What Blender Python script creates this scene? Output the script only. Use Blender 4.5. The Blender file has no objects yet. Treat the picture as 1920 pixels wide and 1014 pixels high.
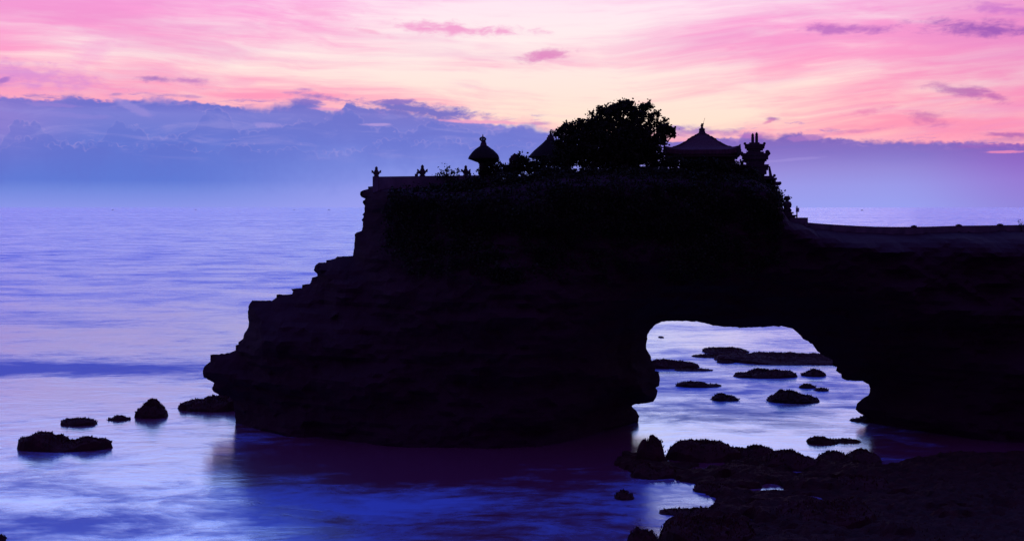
import bpy, bmesh, math, random
import numpy as np
from mathutils import Vector, noise as mnoise
from mathutils.geometry import delaunay_2d_cdt

random.seed(7); RNG = np.random.default_rng(7)
F = 2638.0           # focal length in photo pixels (1920 wide)
HZ = 389.0           # horizon row
CAM_H = 18.0
scene = bpy.context.scene
COL = scene.collection

# ---------------------------------------------------------------- camera
cam_d = bpy.data.cameras.new('camera'); cam = bpy.data.objects.new('camera', cam_d); COL.objects.link(cam)
cam.location = (0, 0, CAM_H); cam.rotation_euler = (math.radians(90), 0, 0)
cam_d.sensor_width = 36.0; cam_d.lens = F * 36.0 / 1920.0
cam_d.shift_y = -(507.0 - HZ) / 1920.0
cam_d.clip_start = 0.5; cam_d.clip_end = 300000
scene.camera = cam
scene.view_settings.view_transform = 'Standard'; scene.view_settings.look = 'None'
scene.view_settings.exposure = 0.0; scene.view_settings.gamma = 1.0
scene.cycles.max_bounces = 6

def lin(c):
    return tuple(((v/255)/12.92 if v/255 <= 0.04045 else ((v/255+0.055)/1.055)**2.4) for v in c)
def lin4(c): return lin(c) + (1.0,)

# ---------------------------------------------------------------- node expression helper
class G:
    def __init__(s, nt): s.nt = nt
    def val(s, x): return x
    def m(s, op, *a, clamp=False):
        n = s.nt.nodes.new('ShaderNodeMath'); n.operation = op; n.use_clamp = clamp
        for i, v in enumerate(a):
            if isinstance(v, E): s.nt.links.new(v.s, n.inputs[i])
            else: n.inputs[i].default_value = float(v)
        return E(s, n.outputs[0])
    def xyz(s, x, y, z=0.0):
        n = s.nt.nodes.new('ShaderNodeCombineXYZ')
        for i, v in enumerate((x, y, z)):
            if isinstance(v, E): s.nt.links.new(v.s, n.inputs[i])
            else: n.inputs[i].default_value = float(v)
        return E(s, n.outputs[0])
    def sep(s, v):
        n = s.nt.nodes.new('ShaderNodeSeparateXYZ'); s.nt.links.new(v.s, n.inputs[0])
        return [E(s, o) for o in n.outputs]
    def noise(s, vec, scale=1.0, detail=4, rough=0.5, dist=0.0, lac=2.0):
        n = s.nt.nodes.new('ShaderNodeTexNoise'); n.noise_dimensions = '3D'
        s.nt.links.new(vec.s, n.inputs['Vector'])
        n.inputs['Scale'].default_value = scale; n.inputs['Detail'].default_value = detail
        n.inputs['Roughness'].default_value = rough; n.inputs['Distortion'].default_value = dist
        n.inputs['Lacunarity'].default_value = lac
        return E(s, n.outputs[0])
    def voro(s, vec, scale=1.0, smooth=0.4):
        n = s.nt.nodes.new('ShaderNodeTexVoronoi'); n.feature = 'SMOOTH_F1'; n.voronoi_dimensions = '2D'
        s.nt.links.new(vec.s, n.inputs['Vector']); n.inputs['Scale'].default_value = scale
        n.inputs['Smoothness'].default_value = smooth
        return E(s, n.outputs['Distance'])
    def smooth(s, x, a, b):
        n = s.nt.nodes.new('ShaderNodeMapRange'); n.interpolation_type = 'SMOOTHSTEP'
        s.nt.links.new(x.s, n.inputs[0])
        if a > b:
            n.inputs[1].default_value = b; n.inputs[2].default_value = a; n.inputs[3].default_value = 1; n.inputs[4].default_value = 0
        else:
            n.inputs[1].default_value = a; n.inputs[2].default_value = b; n.inputs[3].default_value = 0; n.inputs[4].default_value = 1
        return E(s, n.outputs[0])
    def curve(s, x, pts, x0, x1, y1):
        """piecewise curve through pts (x, y), x in x0..x1, y in 0..y1"""
        n = s.nt.nodes.new('ShaderNodeFloatCurve'); c = n.mapping.curves[0]
        P = sorted(((p[0]-x0)/(x1-x0), p[1]/y1) for p in pts)
        while len(c.points) < len(P): c.points.new(0.5, 0.5)
        for q, p in zip(c.points, P): q.location = p; q.handle_type = 'VECTOR'
        n.mapping.update()
        s.nt.links.new(((x - x0) * (1.0/(x1-x0))).s, n.inputs['Value'])
        return E(s, n.outputs[0]) * y1
    def ramp(s, x, stops, x0, x1):
        n = s.nt.nodes.new('ShaderNodeValToRGB'); el = n.color_ramp.elements
        st = [((a-x0)/(x1-x0), c) for a, c in stops]
        while len(el) < len(st): el.new(0.5)
        for e, (a, c) in zip(el, st): e.position = a
        for e, (a, c) in zip(el, st): e.position = a; e.color = lin4(c)
        s.nt.links.new(((x - x0) * (1.0/(x1-x0))).s, n.inputs[0])
        return E(s, n.outputs[0])
    def mix(s, f, a, b, mode='MIX'):
        n = s.nt.nodes.new('ShaderNodeMix'); n.data_type = 'RGBA'; n.blend_type = mode
        for k, v in ((0, f), (6, a), (7, b)):
            if isinstance(v, E): s.nt.links.new(v.s, n.inputs[k])
            elif k == 0: n.inputs[k].default_value = v
            else: n.inputs[k].default_value = lin4(v)
        return E(s, n.outputs[2])
    def gauss(s, x, y, cx, cy, sx, sy):
        a = (x - cx) * (1.0/sx); b = (y - cy) * (1.0/sy)
        return s.m('EXPONENT', (a*a + b*b) * -1.0)
class E:
    def __init__(s, g, sock): s.g = g; s.s = sock
    def __add__(s, o): return s.g.m('ADD', s, o)
    __radd__ = __add__
    def __sub__(s, o): return s.g.m('SUBTRACT', s, o)
    def __rsub__(s, o): return s.g.m('SUBTRACT', o, s)
    def __mul__(s, o): return s.g.m('MULTIPLY', s, o)
    __rmul__ = __mul__
    def abs(s): return s.g.m('ABSOLUTE', s)
    def max(s, o): return s.g.m('MAXIMUM', s, o)
    def min(s, o): return s.g.m('MINIMUM', s, o)
    def clamp(s): return s.g.m('ADD', s, 0.0, clamp=True)

# ---------------------------------------------------------------- dusk sky (world), laid out by compass direction and elevation
SUN_AZ, SUN_EL = math.radians(6.0), math.radians(2.0)
world = bpy.data.worlds.new('World'); scene.world = world; world.use_nodes = True
wt = world.node_tree; wt.nodes.clear(); g = G(wt)
tc = wt.nodes.new('ShaderNodeTexCoord')
dx, dy, dz = g.sep(E(g, tc.outputs['Generated']))
AZ = g.m('ARCTAN2', dx, dy)
EL = g.m('ARCTAN2', dz, g.m('SQRT', dx*dx + dy*dy))
U = AZ * (F/100.0); V = EL.max(0.0) * (F/100.0)          # units of 100 photo pixels ~ 2.17 degrees
def su(px): return math.atan((px-960)/F) * F/100.0
def sv(py, px=960): return math.atan((HZ-py)/math.hypot(F, px-960)) * F/100.0

# cirrus streaks
Uc = (U - 2.0)
Vs = V - Uc.abs()*0.055 - U*0.012
warp = g.noise(g.xyz(U*0.22, V*0.5, 21.0), 1.0, 3, 0.5) - 0.5
streak = g.noise(g.xyz(U*0.17 + warp*0.8, Vs*1.35 + warp*0.9, 3.3), 1.0, 7, 0.58, 0.15)
streak2 = g.noise(g.xyz(U*0.30 + 7.0 + warp*1.2, Vs*3.0 + warp*1.4, 1.3), 1.0, 7, 0.62, 0.2)
wisp = g.noise(g.xyz(U*0.55 + warp*2.5, Vs*6.5 + warp*4.0, 6.3), 1.0, 5, 0.65, 0.3)
broad = g.noise(g.xyz(U*0.16, Vs*0.5, 9.1), 1.0, 3, 0.5, 0.5)
glow = g.gauss(U, V, 2.6, 1.60, 3.7, 0.62) + g.gauss(U, V, 0.3, 3.2, 3.2, 1.0)*0.9 + g.gauss(U, V, -7.6, 2.7, 2.2, 0.6)*0.55 + g.gauss(U, V, -3.0, 2.4, 4.5, 1.0)*0.45
cream = (glow*0.80 + (streak - 0.5)*2.0 + (broad-0.5)*0.8 + (streak2-0.5)*1.5 + (wisp-0.5)*0.9 + 0.16)
cream = g.smooth(cream, -0.15, 1.05)
creamcol = g.ramp(V, [(1.2, (255, 224, 202)), (1.9, (255, 230, 216)), (2.6, (255, 233, 228)), (3.1, (255, 238, 238)), (3.9, (255, 230, 244))], 0, 5)
pinkcol = g.ramp(V, [(1.2, (255, 152, 180)), (2.2, (255, 156, 192)), (3.0, (253, 160, 208)), (3.9, (251, 160, 222))], 0, 5)
upper = g.mix(cream, pinkcol, creamcol)
# mauve veils
veil = g.smooth(streak2*0.6 + (1.0 - streak)*0.55 + U.abs()*0.012 + (V-2.5)*0.03, 0.60, 0.82)
upper = g.mix(veil*0.40, upper, (232, 140, 205))
upper = g.mix(g.smooth(U, 5.5, 9.5)*g.smooth(V, 1.4, 2.6)*0.45, upper, (226, 128, 196))
# separate small clouds: (px, py, half width, half height, slope, colour, strength)
CL = [(865, 56, 125, 12, .05, (240, 128, 200), .85), (700, 62, 40, 5, .2, (248, 160, 205), .6), (1024, 103, 48, 11, -.12, (218, 120, 190), .9),
      (1586, 55, 82, 9, .03, (178, 100, 192), .9), (1842, 55, 104, 16, .06, (142, 80, 182), .95), (1885, 18, 70, 10, .1, (196, 112, 204), .8),
      (1815, 174, 62, 11, .22, (172, 92, 178), .85), (1872, 184, 24, 8, .3, (190, 105, 180), .7), (288, 148, 36, 6, .03, (158, 112, 192), .95), (360, 152, 32, 6, .06, (186, 122, 196), .85),
      (45, 142, 130, 20, .1, (214, 140, 214), .85), (8, 150, 12, 5, -.4, (160, 110, 200), .9), (1738, 224, 36, 14, .1, (196, 108, 178), .8), (1632, 208, 40, 8, -.12, (232, 130, 182), .8),
      (1312, 250, 85, 10, .0, (142, 110, 196), .95), (1270, 239, 36, 5, .0, (140, 105, 198), .9), (1010, 232, 22, 3.5, .0, (135, 105, 198), .9), (588, 181, 40, 6, .12, (124, 108, 198), .95),
      (572, 168, 16, 4, 0, (180, 120, 200), .8), (1450, 223, 14, 3.5, 0, (160, 90, 180), .9), (1442, 228, 10, 3, -.3, (215, 120, 180), .8), (1890, 253, 60, 4, .02, (160, 90, 180), .9), (1875, 263, 70, 6, -.05, (150, 90, 180), .85),
      (1600, 247, 60, 4, -.08, (205, 120, 185), .8), (70, 183, 20, 4, 0, (150, 120, 205), .8), (220, 177, 16, 3.5, 0, (130, 112, 200), .95), (285, 178, 26, 6, .15, (170, 128, 205), .85),
      (325, 180, 22, 3.5, .0, (150, 118, 200), .9), (362, 182, 26, 3.5, .02, (150, 118, 200), .9), (135, 182, 26, 5, .0, (135, 118, 204), .9), (1860, 300, 10, 2, 0, (140, 100, 190), .0),
      (450, 155, 26, 12, 0, (252, 176, 206), .5), (585, 22, 60, 12, .25, (250, 170, 215), .6), (180, 95, 60, 24, -.5, (246, 165, 216), .55)]
cn = g.noise(g.xyz(U*2.2, V*5.5, 5.0), 1.0, 6, 0.62, 0.5) - 0.5
cn2 = g.noise(g.xyz(U*0.9, V*3.0, 15.0), 1.0, 5, 0.6, 0.5) - 0.5
cn3 = g.noise(g.xyz(U*5.0, V*13.0, 25.0), 1.0, 4, 0.6, 0.3) - 0.5
cnn = cn*2.4 + cn2*1.5 + cn3*1.1
bycol = upper
for (px, py, a, b, sl, c, st) in CL:
    if st <= 0: continue
    u0, v0 = su(px), sv(py, px)
    du = (U - u0); dv = (V - v0) + du*sl
    du = du*(100.0/a); dv = dv*(100.0/b)
    d = g.m('SQRT', du*du + dv*dv) + cnn
    bycol = g.mix(g.smooth(d, 1.4, 0.1)*(st*0.86), bycol, c)
upper = bycol
# outside the picture: violet and blue overhead, purple behind to light the cliff front
high = g.ramp(V, [(3.4, (245, 180, 232)), (4.4, (238, 212, 250)), (5.8, (208, 202, 255)), (8.0, (132, 152, 253)), (11.0, (96, 126, 248)), (22.0, (90, 116, 244)), (41.0, (86, 110, 238))], 0, 41.5)
high = g.mix(g.smooth(dy, 0.25, -0.4), high, (124, 80, 222))
upper = g.mix(g.smooth(V, 3.9, 5.0), upper, high)

# cloud bank along the horizon
def cpts(l): return [(su(x), sv(y, x)) for x, y in l]
BANK = [(0, 180), (100, 188), (125, 181), (160, 183), (200, 189), (262, 186), (300, 184), (400, 194), (450, 200), (505, 203), (515, 196), (548, 194), (552, 186), (585, 192), (600, 200), (618, 207), (640, 206),
        (645, 194), (655, 190), (665, 192), (671, 203), (676, 200), (690, 203), (725, 205), (760, 208), (785, 214), (810, 219), (850, 224), (890, 229), (905, 231), (940, 233), (968, 236), (976, 230), (985, 234), (995, 231), (1004, 238), (1035, 245),
        (1240, 262), (1300, 262), (1345, 258), (1386, 261), (1392, 250), (1402, 248), (1440, 254), (1450, 256), (1480, 250), (1505, 249), (1510, 257), (1545, 258), (1640, 264), (1760, 266), (1920, 270)]
bp = cpts(BANK)
bp = [(-83, 1.9), (-14, 2.1)] + bp + [(12, 1.15), (83, 1.5)]
# keep the curve accurate: only -12..12 is detailed
bank_e = g.curve(U, [(-12, 2.05)] + cpts(BANK) + [(12, 1.12)], -12, 12, 4)
bn = g.noise(g.xyz(U*1.0, V*2.2, 2.0), 3.0, 8, 0.62, 0.3) - 0.5
bv = g.voro(g.xyz(U + bn*0.25, V*1.25 + bn*0.2), 9.0, 0.3)
bank_d = bank_e - V + bn*0.14 + (0.35 - bv)*0.05
soft = g.smooth(g.noise(g.xyz(U*0.7, V*0.7, 33.0), 1.0, 2, 0.5), 0.40, 0.62)*0.75 + 0.25
bank_m = g.smooth(bank_d*soft, -0.022, 0.030)
bL = g.ramp(V, [(0, (138, 150, 234)), (.25, (120, 140, 226)), (.36, (110, 134, 221)), (.50, (94, 122, 215)), (.75, (94, 121, 214)), (1.2, (102, 122, 213)), (1.5, (116, 126, 213)), (1.7, (124, 128, 214)), (1.85, (110, 114, 206)), (2.3, (140, 124, 208))], 0, 4)
bC = g.ramp(V, [(0, (154, 160, 241)), (.34, (146, 155, 238)), (.52, (136, 150, 234)), (.8, (126, 143, 228)), (1.2, (117, 130, 219)), (1.55, (118, 122, 209)), (1.95, (120, 116, 202)), (2.3, (136, 116, 198))], 0, 4)
bR = g.ramp(V, [(0, (150, 160, 241)), (.4, (150, 152, 233)), (.7, (146, 138, 219)), (1.0, (132, 116, 202)), (1.25, (126, 102, 190))], 0, 4)
bF = g.ramp(V, [(0, (144, 132, 220)), (.5, (148, 120, 212)), (.8, (142, 104, 200)), (1.15, (136, 92, 184))], 0, 4)
bank_c = g.mix(g.smooth(U, -6.5, -1.8), bL, bC)
bank_c = g.mix(g.smooth(U, -0.5, 4.5), bank_c, bR)
bank_c = g.mix(g.smooth(U, 6.8, 9.6), bank_c, bF)
# purple tint at the far left edge of the bank
bank_c = g.mix(g.gauss(U, V, -9.6, 1.5, 1.3, .6)*0.45, bank_c, (170, 130, 210))
# towering cumulus inside the bank, nearer and farther rows
CU1 = [(0, 268), (20, 240), (26, 222), (42, 219), (46, 238), (66, 229), (76, 231), (82, 250), (104, 256), (118, 268), (150, 272), (165, 262), (190, 262), (206, 236), (216, 227), (236, 228), (243, 246), (256, 238), (268, 240), (275, 258),
       (310, 258), (330, 254), (340, 254), (366, 238), (380, 213), (392, 206), (404, 202), (422, 206), (432, 222), (440, 244), (470, 248), (500, 240), (520, 232), (545, 236), (560, 228), (590, 230), (612, 228), (622, 218), (640, 210),
       (655, 200), (672, 220), (700, 244), (722, 236), (742, 240), (752, 252), (775, 246), (795, 230), (822, 226), (834, 234), (862, 236), (874, 246), (900, 250), (930, 246), (950, 244), (972, 232), (1000, 236), (1040, 252)]
CU2 = [(0, 285), (30, 262), (60, 258), (90, 272), (130, 268), (160, 276), (190, 264), (230, 276), (280, 278), (300, 270), (340, 268), (360, 280), (400, 284), (440, 270), (470, 276), (500, 285), (560, 275), (620, 290), (700, 275), (730, 256), (748, 254), (765, 268), (800, 270), (850, 262), (900, 280), (960, 270), (1040, 280)]
cb = g.noise(g.xyz(U, V*1.2, 7.0), 5.0, 6, 0.6, 0.4) - 0.5
cv = g.voro(g.xyz(U + cb*0.12, V + cb*0.12), 7.5, 0.25)
fadeR = g.smooth(U, 1.4, -0.2)
for k, (pts, amp, sh) in enumerate(((CU1, 0.05, 0.80), (CU2, 0.06, 0.88))):
    e = g.curve(U, [(-12, 1.2)] + cpts(pts) + [(12, 0.9)], -12, 12, 4)
    d = e - V + cb*0.20 + (0.4 - cv)*(0.22 if k else 0.14)
    body = g.smooth(d, -0.01, 0.03) * g.smooth(d, 0.9, 0.15) * fadeR
    rim = g.smooth(d, -0.03, 0.0) * g.smooth(d, 0.05, 0.0) * fadeR
    bank_c = g.mix(body*(0.42 if k == 0 else 0.25), bank_c, (96, 112, 206))
    bank_c = g.mix(rim*g.smooth(cb, -0.15, 0.25)*0.30, bank_c, (190, 165, 225))
# soft lighter wisps in the bank
wz = g.noise(g.xyz(U*0.5, V*2.6, 12.0), 1.6, 6, 0.6, 0.8)
bank_c = g.mix(g.smooth(wz, 0.50, 0.72)*0.28*g.smooth(V, 0.7, 1.2)*g.smooth(U, 2.0, 0.0), bank_c, (172, 160, 226))
bank_c = g.mix(g.smooth(wz, 0.50, 0.30)*0.22*g.smooth(V, 0.7, 1.2), bank_c, (100, 108, 200))
# warm edge where the bank meets the lit cirrus
edge = g.smooth(bank_d, -0.22, -0.01)*g.smooth(bank_d, 0.02, -0.01)
upper = g.mix(edge*0.55, upper, (255, 176, 196))
rimw = g.smooth(bank_d, 0.20, 0.02)*g.smooth(bn, -0.02, 0.22)
bank_c = g.mix(rimw*0.5, bank_c, (196, 150, 212))
flk = g.noise(g.xyz(U*1.1 + bn*0.6, V*10.0 + bn*1.5, 41.0), 1.0, 5, 0.6, 0.2)
flm = g.smooth(flk, 0.55, 0.70)*g.smooth(bank_d, -0.34, -0.06)
upper = g.mix(flm*0.75, upper, (150, 120, 202))
sky = g.mix(bank_m, upper, bank_c)
for (px, py, a, b, sl, c, st) in [(785, 206, 118, 15, .10, (122, 116, 200), 1.0), (745, 191, 42, 6, .0, (140, 118, 200), .9), (905, 229, 75, 3.5, .03, (240, 164, 202), .85), (610, 205, 40, 4, .05, (226, 158, 208), .75), (575, 192, 32, 8, .05, (126, 114, 202), .9),
                                  (250, 203, 34, 9, .45, (152, 140, 218), .7), (510, 236, 30, 6, .05, (166, 150, 222), .6), (705, 234, 30, 3, .0, (186, 158, 222), .7), (1268, 263, 46, 3.5, -.04, (255, 176, 196), .8), (1882, 285, 34, 2.4, .0, (232, 138, 188), .85),
                                  (1845, 274, 60, 4, .0, (150, 100, 190), .7), (1412, 254, 26, 7, .0, (190, 120, 196), .7), (1508, 258, 34, 6, -.05, (168, 118, 196), .8), (90, 196, 60, 4, .05, (150, 128, 212), .6), (120, 215, 110, 5, .06, (140, 132, 216), .5), (1480, 300, 60, 3, -.08, (166, 150, 226), .35)]:
    u0, v0 = su(px), sv(py, px)
    du = (U - u0); dv = (V - v0) + du*sl
    du = du*(100.0/a); dv = dv*(100.0/b)
    d = g.m('SQRT', du*du + dv*dv) + cnn*0.8
    sky = g.mix(g.smooth(d, 1.2, 0.4)*st, sky, c)
# the side away from the afterglow is dark; unseen high sky is boosted to brighten the sea
front = g.smooth(dy, -0.6, 0.5)*0.55 + 0.45
side = g.smooth(AZ.abs(), 1.25, 0.42)*0.55 + 0.45
lowmask = g.smooth(EL, 1.2, 0.5)
fall = front * (side*lowmask + (1.0 - lowmask)) * (g.smooth(V, 3.95, 5.6)*0.55 + g.smooth(V, 3.95, 5.6)*g.smooth(V, 16.0, 8.0)*0.48 + 1.0)
bgn = wt.nodes.new('ShaderNodeBackground'); wt.links.new(sky.s, bgn.inputs[0])
wt.links.new(fall.s, bgn.inputs[1])
nish = wt.nodes.new('ShaderNodeTexSky'); nish.sky_type = 'NISHITA'; nish.sun_disc = False
nish.sun_elevation = SUN_EL; nish.sun_rotation = SUN_AZ
bg2 = wt.nodes.new('ShaderNodeBackground'); wt.links.new(nish.outputs[0], bg2.inputs[0]); bg2.inputs[1].default_value = 0.0006
add = wt.nodes.new('ShaderNodeAddShader'); wt.links.new(bgn.outputs[0], add.inputs[0]); wt.links.new(bg2.outputs[0], add.inputs[1])
out = wt.nodes.new('ShaderNodeOutputWorld'); wt.links.new(add.outputs[0], out.inputs[0])

# ---------------------------------------------------------------- sun: already behind the cloud bank, a weak broad rosy light
sd = bpy.data.lights.new('sun', 'SUN'); sun = bpy.data.objects.new('sun', sd); COL.objects.link(sun)
sd.energy = 0.03; sd.angle = math.radians(20); sd.color = (1.0, 0.62, 0.66)
sun.rotation_euler = Vector((-math.sin(SUN_AZ)*math.cos(SUN_EL), -math.cos(SUN_AZ)*math.cos(SUN_EL), -math.sin(SUN_EL))).to_track_quat('-Z', 'Y').to_euler()
sun.location = (30, 300, 60)

# ---------------------------------------------------------------- materials
def new_mat(name):
    m = bpy.data.materials.new(name); m.use_nodes = True
    nt = m.node_tree; nt.nodes.clear()
    o = nt.nodes.new('ShaderNodeOutputMaterial')
    return m, nt, o, G(nt)
def noisy_mat(name, c1, c2, scale=1.0, rough=0.9, spec=0.1, bump=0.3, stretch=(1, 1, 1), bscale=6.0):
    m, nt, o, h = new_mat(name)
    t = nt.nodes.new('ShaderNodeTexCoord')
    x, y, z = h.sep(E(h, t.outputs['Object']))
    v = h.xyz(x*stretch[0], y*stretch[1], z*stretch[2])
    n = h.noise(v, scale, 6, 0.6, 0.3)
    r = nt.nodes.new('ShaderNodeValToRGB'); r.color_ramp.elements[0].color = c1 + (1,); r.color_ramp.elements[1].color = c2 + (1,)
    r.color_ramp.elements[0].position = 0.3; r.color_ramp.elements[1].position = 0.72
    nt.links.new(n.s, r.inputs[0])
    p = nt.nodes.new('ShaderNodeBsdfPrincipled'); nt.links.new(r.outputs[0], p.inputs['Base Color'])
    p.inputs['Roughness'].default_value = rough; p.inputs['Specular IOR Level'].default_value = spec
    b = nt.nodes.new('ShaderNodeBump'); b.inputs['Strength'].default_value = bump; b.inputs['Distance'].default_value = 0.08
    nt.links.new(h.noise(v, bscale, 5, 0.65).s, b.inputs['Height']); nt.links.new(b.outputs[0], p.inputs['Normal'])
    nt.links.new(p.outputs[0], o.inputs[0]); return m
M = {}
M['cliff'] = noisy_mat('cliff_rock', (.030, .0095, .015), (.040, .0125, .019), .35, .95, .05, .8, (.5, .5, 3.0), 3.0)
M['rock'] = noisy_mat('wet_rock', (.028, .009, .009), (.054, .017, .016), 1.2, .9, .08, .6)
M['shore'] = noisy_mat('wet_shore_rock', (.020, .006, .006), (.046, .013, .011), 1.6, .75, .03, 1.0, (1, 1, 1), 5.0)
M['weed'] = noisy_mat('seaweed', (.036, .012, .011), (.078, .024, .020), 2.0, .9, .06, .3)
M['stone'] = noisy_mat('carved_stone', (.040, .030, .030), (.085, .060, .058), 2.0, .95, .05, .5)
M['plaster'] = noisy_mat('weathered_wall', (.07, .06, .065), (.16, .13, .13), 1.2, .95, .05, .4, (1, 1, .5))
M['thatch'] = noisy_mat('black_palm_thatch', (.012, .009, .009), (.035, .024, .022), 2.0, .95, .03, .8, (6, 6, .8), 4.0)
M['tile'] = noisy_mat('old_roof_thatch', (.05, .025, .03), (.13, .06, .065), 1.5, .9, .05, .9, (7, 7, .6), 3.0)
M['wood'] = noisy_mat('dark_wood', (.03, .018, .014), (.07, .04, .03), 3.0, .8, .1, .3, (6, 6, 1))
M['leaf'] = noisy_mat('leaf', (.012, .016, .008), (.034, .040, .016), 1.0, .8, .08, .1)
M['bark'] = noisy_mat('bark', (.03, .02, .016), (.07, .05, .04), 4.0, .95, .03, .7, (3, 3, .6))
M['metal'] = noisy_mat('painted_post', (.06, .06, .07), (.10, .10, .12), 6.0, .6, .3, .1)
M['sign'] = noisy_mat('sign_board', (.14, .14, .16), (.24, .23, .26), 2.0, .6, .3, .05)
M['hull'] = noisy_mat('boat_hull', (.03, .03, .05), (.06, .05, .07), .3, .6, .3, .05)
M['pebble'] = noisy_mat('pale_pebble', (.45, .45, .5), (.7, .7, .75), 6.0, .7, .3, .2)

# long-exposure sea: silky mirror mixed with milky foam
def sea_material():
    m, nt, o, h = new_mat('sea_water')
    t = nt.nodes.new('ShaderNodeTexCoord')
    x, y, z = h.sep(E(h, t.outputs['Object']))
    # distances get coarser waves
    w1 = h.noise(h.xyz(x*0.065, y*0.115, 1.0), 1.0, 7, 0.62, 1.3)
    w2 = h.noise(h.xyz(x*0.20 + w1*1.5, y*0.36 + w1*1.0, 4.0), 1.0, 7, 0.64, 1.0)
    w3 = h.noise(h.xyz(x*0.040, y*0.046, 8.0), 1.0, 10, 0.76, 0.3)
    w4 = h.noise(h.xyz(x*0.0022, y*0.0045, 18.0), 1.0, 6, 0.6, 0.3)
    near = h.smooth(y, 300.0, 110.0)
    foam = (w1 - 0.5)*1.7*near + (w2 - 0.5)*1.6*near + near*0.07 + (w3 - 0.5)*3.2 + (w4-0.5)*0.8 + (1.0 - near)*0.10
    # foam drifts, plus painted shade and reflection tones, in world metres
    # negative = glassy sheen, positive = milky blue, also painted for darker wave slopes
    foam_shade = h.gauss(x, y, -58, 156, 34, 6.5)*0.85 + h.gauss(x, y, -26, 81, 9, 2.4)*0.30 + h.gauss(x, y, -6, 85.5, 13, 4.2)*0.42 + h.gauss(x, y, -18, 88, 9, 5)*0.18 + h.gauss(x, y, -32, 77.5, 22, 3)*0.30 + h.gauss(x, y, 25, 140, 15, 26)*0.36 + h.gauss(x, y, 10.5, 91, 3.2, 5)*0.55 + h.gauss(x, y, -21.0, 106, 2.6, 7)*0.30 + h.gauss(x, y, 23, 111, 14, 10)*0.42  # blue also painted in to tone down reflections in arch and inlet
    foam_shade = foam_shade - h.gauss(x, y, -38, 195, 60, 26)*0.30 - h.gauss(x, y, -48, 128, 30, 22)*0.28 - h.gauss(x, y, 5, 107, 21, 8)*0.9 - h.gauss(x, y, -10, 104, 10, 6)*0.45 - h.gauss(x, y, -4, 95, 11, 3.2)*0.5 - h.gauss(x, y, 44, 106, 18, 9)*0.9  # foam cut back along the cliff to deepen its shade on the water
    fo = h.smooth(foam + foam_shade, -0.32, 0.80)
    hb = (w1*0.9 + w2*0.35)
    bmp = nt.nodes.new('ShaderNodeBump'); nt.links.new((near*0.14).s, bmp.inputs['Strength']); bmp.inputs['Distance'].default_value = 0.5
    nt.links.new(hb.s, bmp.inputs['Height'])
    gl = nt.nodes.new('ShaderNodeBsdfGlossy'); gl.distribution = 'MULTI_GGX'
    nt.links.new(h.mix(near, (216, 246, 255), (204, 240, 255)).s, gl.inputs['Color'])
    nt.links.new((h.smooth(foam + foam_shade, -0.6, 0.7)*0.06 + 0.17 - near*0.02).s, gl.inputs['Roughness'])
    nt.links.new(bmp.outputs[0], gl.inputs['Normal'])
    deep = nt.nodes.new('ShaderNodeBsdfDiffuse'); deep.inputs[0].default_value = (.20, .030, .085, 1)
    fr = nt.nodes.new('ShaderNodeFresnel'); fr.inputs['IOR'].default_value = 2.4
    mx = nt.nodes.new('ShaderNodeMixShader')
    ff = (E(h, fr.outputs[0])*0.6 + 0.40).clamp().min(0.92)
    nt.links.new(ff.s, mx.inputs[0]); nt.links.new(deep.outputs[0], mx.inputs[1]); nt.links.new(gl.outputs[0], mx.inputs[2])
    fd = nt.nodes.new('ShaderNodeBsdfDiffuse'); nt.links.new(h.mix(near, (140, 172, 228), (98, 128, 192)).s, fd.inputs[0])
    mx2 = nt.nodes.new('ShaderNodeMixShader')
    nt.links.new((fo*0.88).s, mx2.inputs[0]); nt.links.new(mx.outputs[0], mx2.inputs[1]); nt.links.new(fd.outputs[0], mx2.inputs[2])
    nt.links.new(mx2.outputs[0], o.inputs[0]); return m
M['sea'] = sea_material()

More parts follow.
